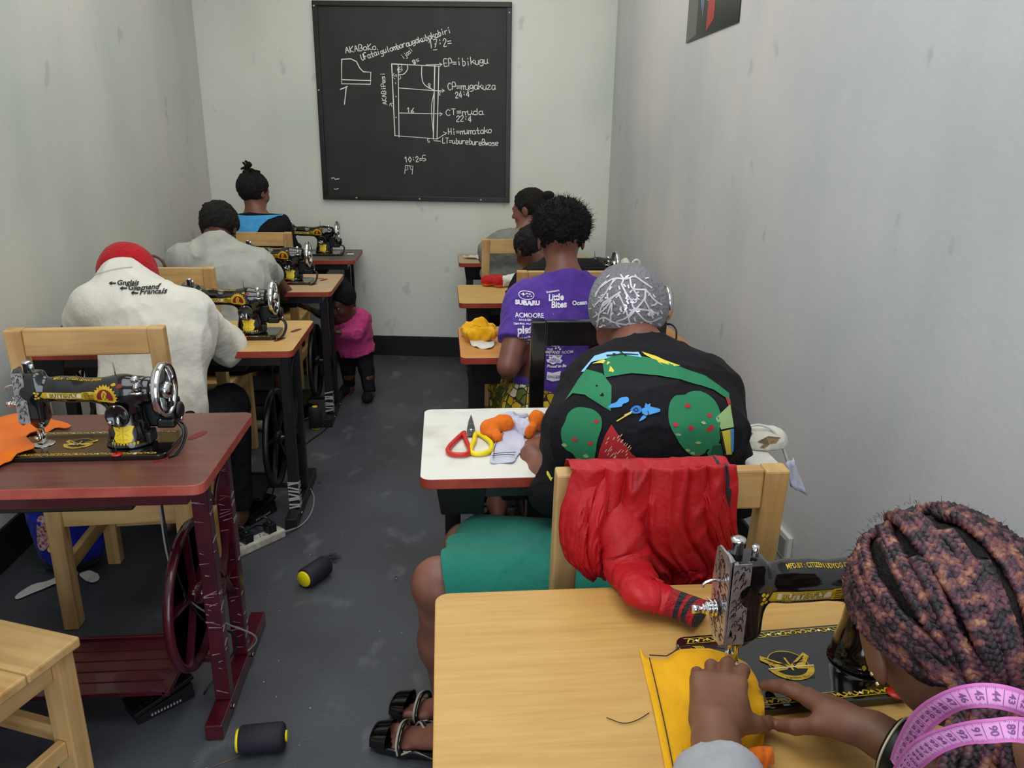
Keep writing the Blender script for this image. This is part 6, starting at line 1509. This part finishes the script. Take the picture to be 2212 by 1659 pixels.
# bag of printed cloth on the floor under the first chair
g = SDF(.006); cB = V3(-1.36, 2.62, 0)
g.cone(cB+V3(0,0,.09), cB+V3(-.02,0,.36), .115, .125, .04, ((0,1,0), .8)); g.plane((0,0,.004), (0,0,-1), .003); g.plane(cB+V3(0,0,.42), (0,0,1), .01)
def kb(V, F):
    pj = PxProj(V, F, 140, 1150, 2.4, off=.003, step=.02, maxd=.6, back=.2)
    pj.B([(78,1120), (92,1112), (104,1125), (102,1150), (106,1175), (92,1192), (78,1180)], 1); pj.B([(158,1100), (180,1096), (200,1100), (196,1122), (176,1132), (160,1124)], 2)
    for i in range(4): pj.S([(158,1106+i*6), (178,1109+i*6), (198,1105+i*6)], .002, 3, .001)
    pj.B([(180,1130), (206,1122), (204,1132), (190,1134)], 4); pj.S([(100,1168), (112,1178), (104,1190), (120,1198)], .01, 2); pj.B([(142,1082), (154,1085), (150,1096), (140,1094)], 2)
    return pj.mb
lump('printed_bag', 'blue, yellow and red wax-print cloth bag on the floor by the left wall', 'bag', g, None, .006, 14, 3, 0, [cloth('print_royal_blue', '#1428a8', '#0f1f90'), mat('print_crimson_dots', '#8e1c2a', .8, col2='#d8b8b8', nscale=90), mat('print_lemon', '#e0d040', .8), mat('print_line', '#10102a', .8), mat('print_white', '#dcdce2', .8), cloth('dark_hem', '#15162a')], lambda x, y, z: 5 if z < .045 else 0, kb)

# power strip, plugs
sa, se = PZ(500, 1205, 0), PZ(604, 1158, 0); dd = (se-sa).normalized(); ln = (se-sa).length; sp = thing('power_strip', 'grubby white power strip with two black plugs on the floor', 'power strip', (*((sa+se)/2)[:2], 0), math.atan2(dd.y, dd.x))
GRUB = mat('grubby_plastic', '#cfc9ba', .5, col2='#a79f8c', nscale=30)
MB().box((0, 0, .018), (ln/2+.012, .027, .018)).build('housing', GRUB, sp, bevel=.007)
for k in range(4):
    x = -ln/2+.03+k*(ln-.06)/3; b = MB(); b.box((x, 0, .0366), (.018, .019, .0008))
    for dx, dy in ((-.008, -.007), (.008, -.007), (0, .009)): b.box((x+dx, dy, .0376), (.0025, .0025, .0003), 1)
    b.build('socket', [WPL, BLACK_PL], sp)
for k in (1, 3):
    x = -ln/2+.03+k*(ln-.06)/3-.01; b = MB(); b.box((x, 0, .056), (.018, .02, .0185), 0, None, .95); b.tube(catmull([(x, 0, .074), (x-.005, .01, .095), (x-.02, .03, .10)], 4), [.009]+[.005]*8, 8); b.build('plug', BLACK_PL, sp, bevel=.004)
def cord(label, pts, r=.003, m=BLACK_PL, cat='cord'):
    o = MB().tube(catmull(pts, 8), r, 6).build('floor_cable', m); c = Vector(pts[0]); 
    me = o.data
    for v in me.vertices: v.co -= c
    o.location = c; return props(o, label, cat)
F0 = lambda px, py, z=.004: PZ(px, py, z)
wx = -.548-.075
GREYC = mat('grey_cord', '#8a8a88', .5)
cord('pale grey cord looping from the power strip around the black table foot', [F0(612,1150,.02), F0(650,1135), F0(672,1108), F0(678,1075), F0(665,1050), F0(648,1038)], .0035, GREYC)
cord('black cord from the power strip plug towards the pine chair leg', [F0(528,1172,.10), F0(500,1165,.03), F0(470,1180), F0(430,1188), F0(380,1180)], .003)
cord('black cord from the second plug to the pedal', [F0(578,1140,.10), F0(560,1135,.03), F0(545,1140), F0(520,1155), F0(490,1165)], .003)
cord('black cord lying along the aisle beside the farther table stand', [F0(722,868,.06), F0(732,880), F0(722,905), F0(700,930), F0(660,960), F0(632,992)], .0035)
cord('black cord snaking over the floor beside the maroon stand', [F0(458,1225), F0(490,1232), F0(502,1250), F0(490,1275), F0(478,1300), F0(478,1330)], .0032)
cord('black cord hanging under the red-brown table', [(-.69,1.76,.74), (-.695,1.78,.55), (-.68,1.8,.38), (-.66,1.86,.25), (-.6,1.93,.13), F0(440,1500,.01)], .003)
cord('grey cord hanging beside the black one under the red-brown table', [(-.70,1.78,.74), (-.71,1.80,.5), (-.69,1.82,.36), (-.63,1.9,.22), (-.56,1.98,.1), F0(492,1440,.006)], .0026, GREYC)
cord('black cord hanging under the beige table to its pedal', [(-.66,2.9,.74), (-.67,2.92,.45), (-.69,2.95,.2), F0(585,1080,.03)], .003)
# pedals
def pedal(px, py, rz, label):
    t = thing('foot_pedal', label, 'foot pedal', (*PZ(px, py, 0)[:2], 0), rz)
    b = MB(); b.box((0, 0, .011), (.045, .078, .011)); b.prism([(-.07,.02), (.076,.02), (.076,.046), (-.07,.022)], -.043, .043, 0, 'x'); b.build('base', BLACK_PL, t, bevel=.003)
    b = MB(); b.beam((0, -.082, .03), (0, .08, .066), .092, .012, up=(0,-.4,1)); 
    for k in range(4): b.beam((-.03, -.06+k*.016, .0425+k*.0035), (.03, -.06+k*.016, .0425+k*.0035), .006, .003, up=(0,0,1))
    b.build('pedal_plate', BLACK_PL, t, bevel=.003)
    b = MB()
    for k in range(10): b.box((.0455, -.04+k*.0085, .012), (.0006, .0022, .0035))
    b.build('vent', mat('pedal_vent', '#9a9a98', .5), t)
    return t
p1 = pedal(347, 1518, -.85, 'black foot pedal on the floor under the red-brown table')
dup(p1, PZ(552, 1115, 0), -.55, 'black foot pedal on the floor beside the power strip')
dup(p1, PZ(650, 905, 0), -.6, 'black foot pedal under the pale table next to the thread cone')
# thread cones
NAVY = mat('navy_thread', '#14141f', .7, col2='#1c1c2a', nscale=6, bump=.8, bscale=300, bdist=.001)
def cone(loc, label, rot=(0,0,0)):
    t = thing('thread_cone', label, 'thread cone', loc, 0); t.rotation_euler = rot
    MB().lathe([(.030, .006), (.036, .012), (.036, .11), (.030, .118), (.02, .12), (1e-6, .12)], (0,0,0), 'z', 28).build('thread', NAVY, t)
    MB().lathe([(1e-6, -.001), (.027, -.001), (.0285, .002), (.0285, .0065), (1e-6, .0065)], (0,0,0), 'z', 24).build('yellow_core', YEL_PL, t)
    MB().lathe([(.014, .119), (.014, .1245), (.011, .1245), (1e-6, .121)], (0,0,0), 'z', 16).build('core_tip', YEL_PL, t); return t
a = PZ(655, 1252, .036); b_ = PZ(706, 1218, .036); v = (b_-a).normalized(); zq = Vector((0,0,1)).rotation_difference(v).to_euler()
cone(a, 'dark thread cone lying in the aisle, its yellow end facing the camera', zq)
a = PZ(512, 1600, .036); b_ = PZ(610, 1590, .036); v = (b_-a).normalized(); cone(a, 'dark thread cone lying at the bottom edge, yellow end to the left', Vector((0,0,1)).rotation_difference(v).to_euler())
c3 = cone((*PZ(683, 925, 0)[:2], .002), 'dark thread cone standing upright beside the far table stand')
def tangle(px, py, label, n, rad, m, seed, r=.0006):
    q = random.Random(seed); c = PZ(px, py, .003); pts = [c]
    for i in range(n): a = q.uniform(0, 6.28); d = q.uniform(.2, 1)*rad; pts.append(c+V3(d*math.cos(a), d*math.sin(a)*.8, q.uniform(0, .012)))
    o = MB().tube(catmull(pts, 6), r, 4, cap=False).build('thread_tangle', m, fixn=False); return props(o, label, 'thread')
tangle(715, 1208, 'tangle of dark thread behind the cone in the aisle', 46, .045, NAVY, 3)
tangle(85, 1650, 'tangle of dark thread on the floor under the pine seat', 30, .05, NAVY, 5)
tangle(858, 1250, 'small curl of dark thread on the aisle floor', 5, .012, NAVY, 6, .0009)
tangle(690, 1045, 'small ring of dark thread on the floor near the grey cord', 6, .012, NAVY, 7, .0009)
props(MB().tube(catmull([PZ(x, y, .003) for x, y in ((515,1600), (540,1585), (560,1605), (520,1630), (500,1640), (460,1655))], 6), .0008, 4).build('brown_thread', mat('brown_thread', '#a06038', .7)), 'brown thread trailing from the cone at the bottom edge', 'thread')
# cream tube, paper strips, scraps
props(MB().tube([PZ(548, 918, .03), PZ(632, 920, .03)], .026, 14).build('cream_roll', cloth('cream_roll', '#d8d0a4')), 'cream fabric roll on the floor under the beige table', 'roll')
sheet('paper_strip', 'long white paper strip on the floor by the left wall', 'paper', [tuple(PZ(*p, .002)[:2]) for p in ((36,1288), (70,1268), (110,1255), (140,1243), (165,1236), (168,1246), (140,1258), (112,1268), (74,1282), (38,1296))], WHT, z=.001, amp=.008, scale=20)
sheet('paper_strip', 'white cloth scrap at the end of the paper strip behind the pine chair leg', 'paper', [tuple(PZ(*p, .002)[:2]) for p in ((172,1245), (178,1238), (196,1238), (216,1248), (198,1262), (184,1254))], WHT, z=.001, amp=.012, scale=26)
sheet('green_scrap', 'tiny green scrap on the floor under the red-brown table', 'scrap', [tuple(PZ(*p, .002)[:2]) for p in ((74,1232), (92,1228), (104,1228), (98,1236))], cloth('green_scrap', '#1f6a48'), z=.0005, amp=.002)
lq = random.Random(8); LINT = mat('floor_lint', '#a9a9a4', .9)
lint = MB()
for i in range(150):
    x, y = lq.uniform(-.95, .1), lq.uniform(1.3, 5); a = lq.uniform(0, 6); s = lq.uniform(.001, .004)
    lint.add([(x+s*math.cos(a+k*1.6)*lq.uniform(.4, 1.2), y+s*math.sin(a+k*1.6)*lq.uniform(.4, 1.2), .0008) for k in range(4)], [(0,1,2,3)], 0)
props(lint.build('lint', LINT, fixn=False), 'scattered pale lint and chalk specks on the grey floor', 'lint', None, 'stuff')
props(MB().box((*PZ(757, 549, .7735)[:2], .7745), (.022, .009, .003)).build('chalk_piece', CHALK, bevel=.002), 'small piece of tailor chalk on the grey-topped table', 'chalk')
props(MB().box((*PZ(692, 601, .773)[:2], .7735), (.02, .004, .002)).build('yellow_pencil', mat('pencil', '#b09a50', .5), bevel=.001), 'short yellow pencil stub on the pale table', 'pencil')
# clear tape round the black stands
for (tx, ty, tz, key, seed) in ((-.623, 2.95, .05, 'l2', 1), (-.64, 4.11, .05, 'l3', 2)):
    q = random.Random(seed); b = MB(); T0 = TABLES[key]
    for k in range(9):
        z0 = .055+k*.014+q.uniform(-.006,.006); b.beam((tx-.0215, ty-.0215, z0), (tx+.0215, ty-.0218, z0+q.uniform(-.012,.012)), .007, .0012, up=(0,1,0)); b.beam((tx+.0216, ty-.021, z0), (tx+.0219, ty+.021, z0+q.uniform(-.012,.012)), .006, .0012, up=(1,0,0))
    o = b.build('tape_wrap', mat('clear_tape', '#b8b6b0', .15, spec=.8)); o.parent = T0; o.location = -Vector(T0.location); o['label'] = 'clear tape wound round the foot'
# repeats share a group
for o in scene.objects:
    if o.parent is None and 'category' in o:
        gname = {'sewing_machine': 'sewing machines on the tables', 'sewing_table': 'sewing tables in two rows', 'wooden_chair': 'wooden chairs in two rows', 'thread_cone': 'dark thread cones on the floor', 'foot_pedal': 'foot pedals on the floor', 'person': 'people in the sewing room', 'floor_cable': 'cords on the floor and under the tables', 'thread_tangle': 'tangles of dark thread on the floor'}.get(o.name.split('.')[0])
        if gname: o['group'] = gname
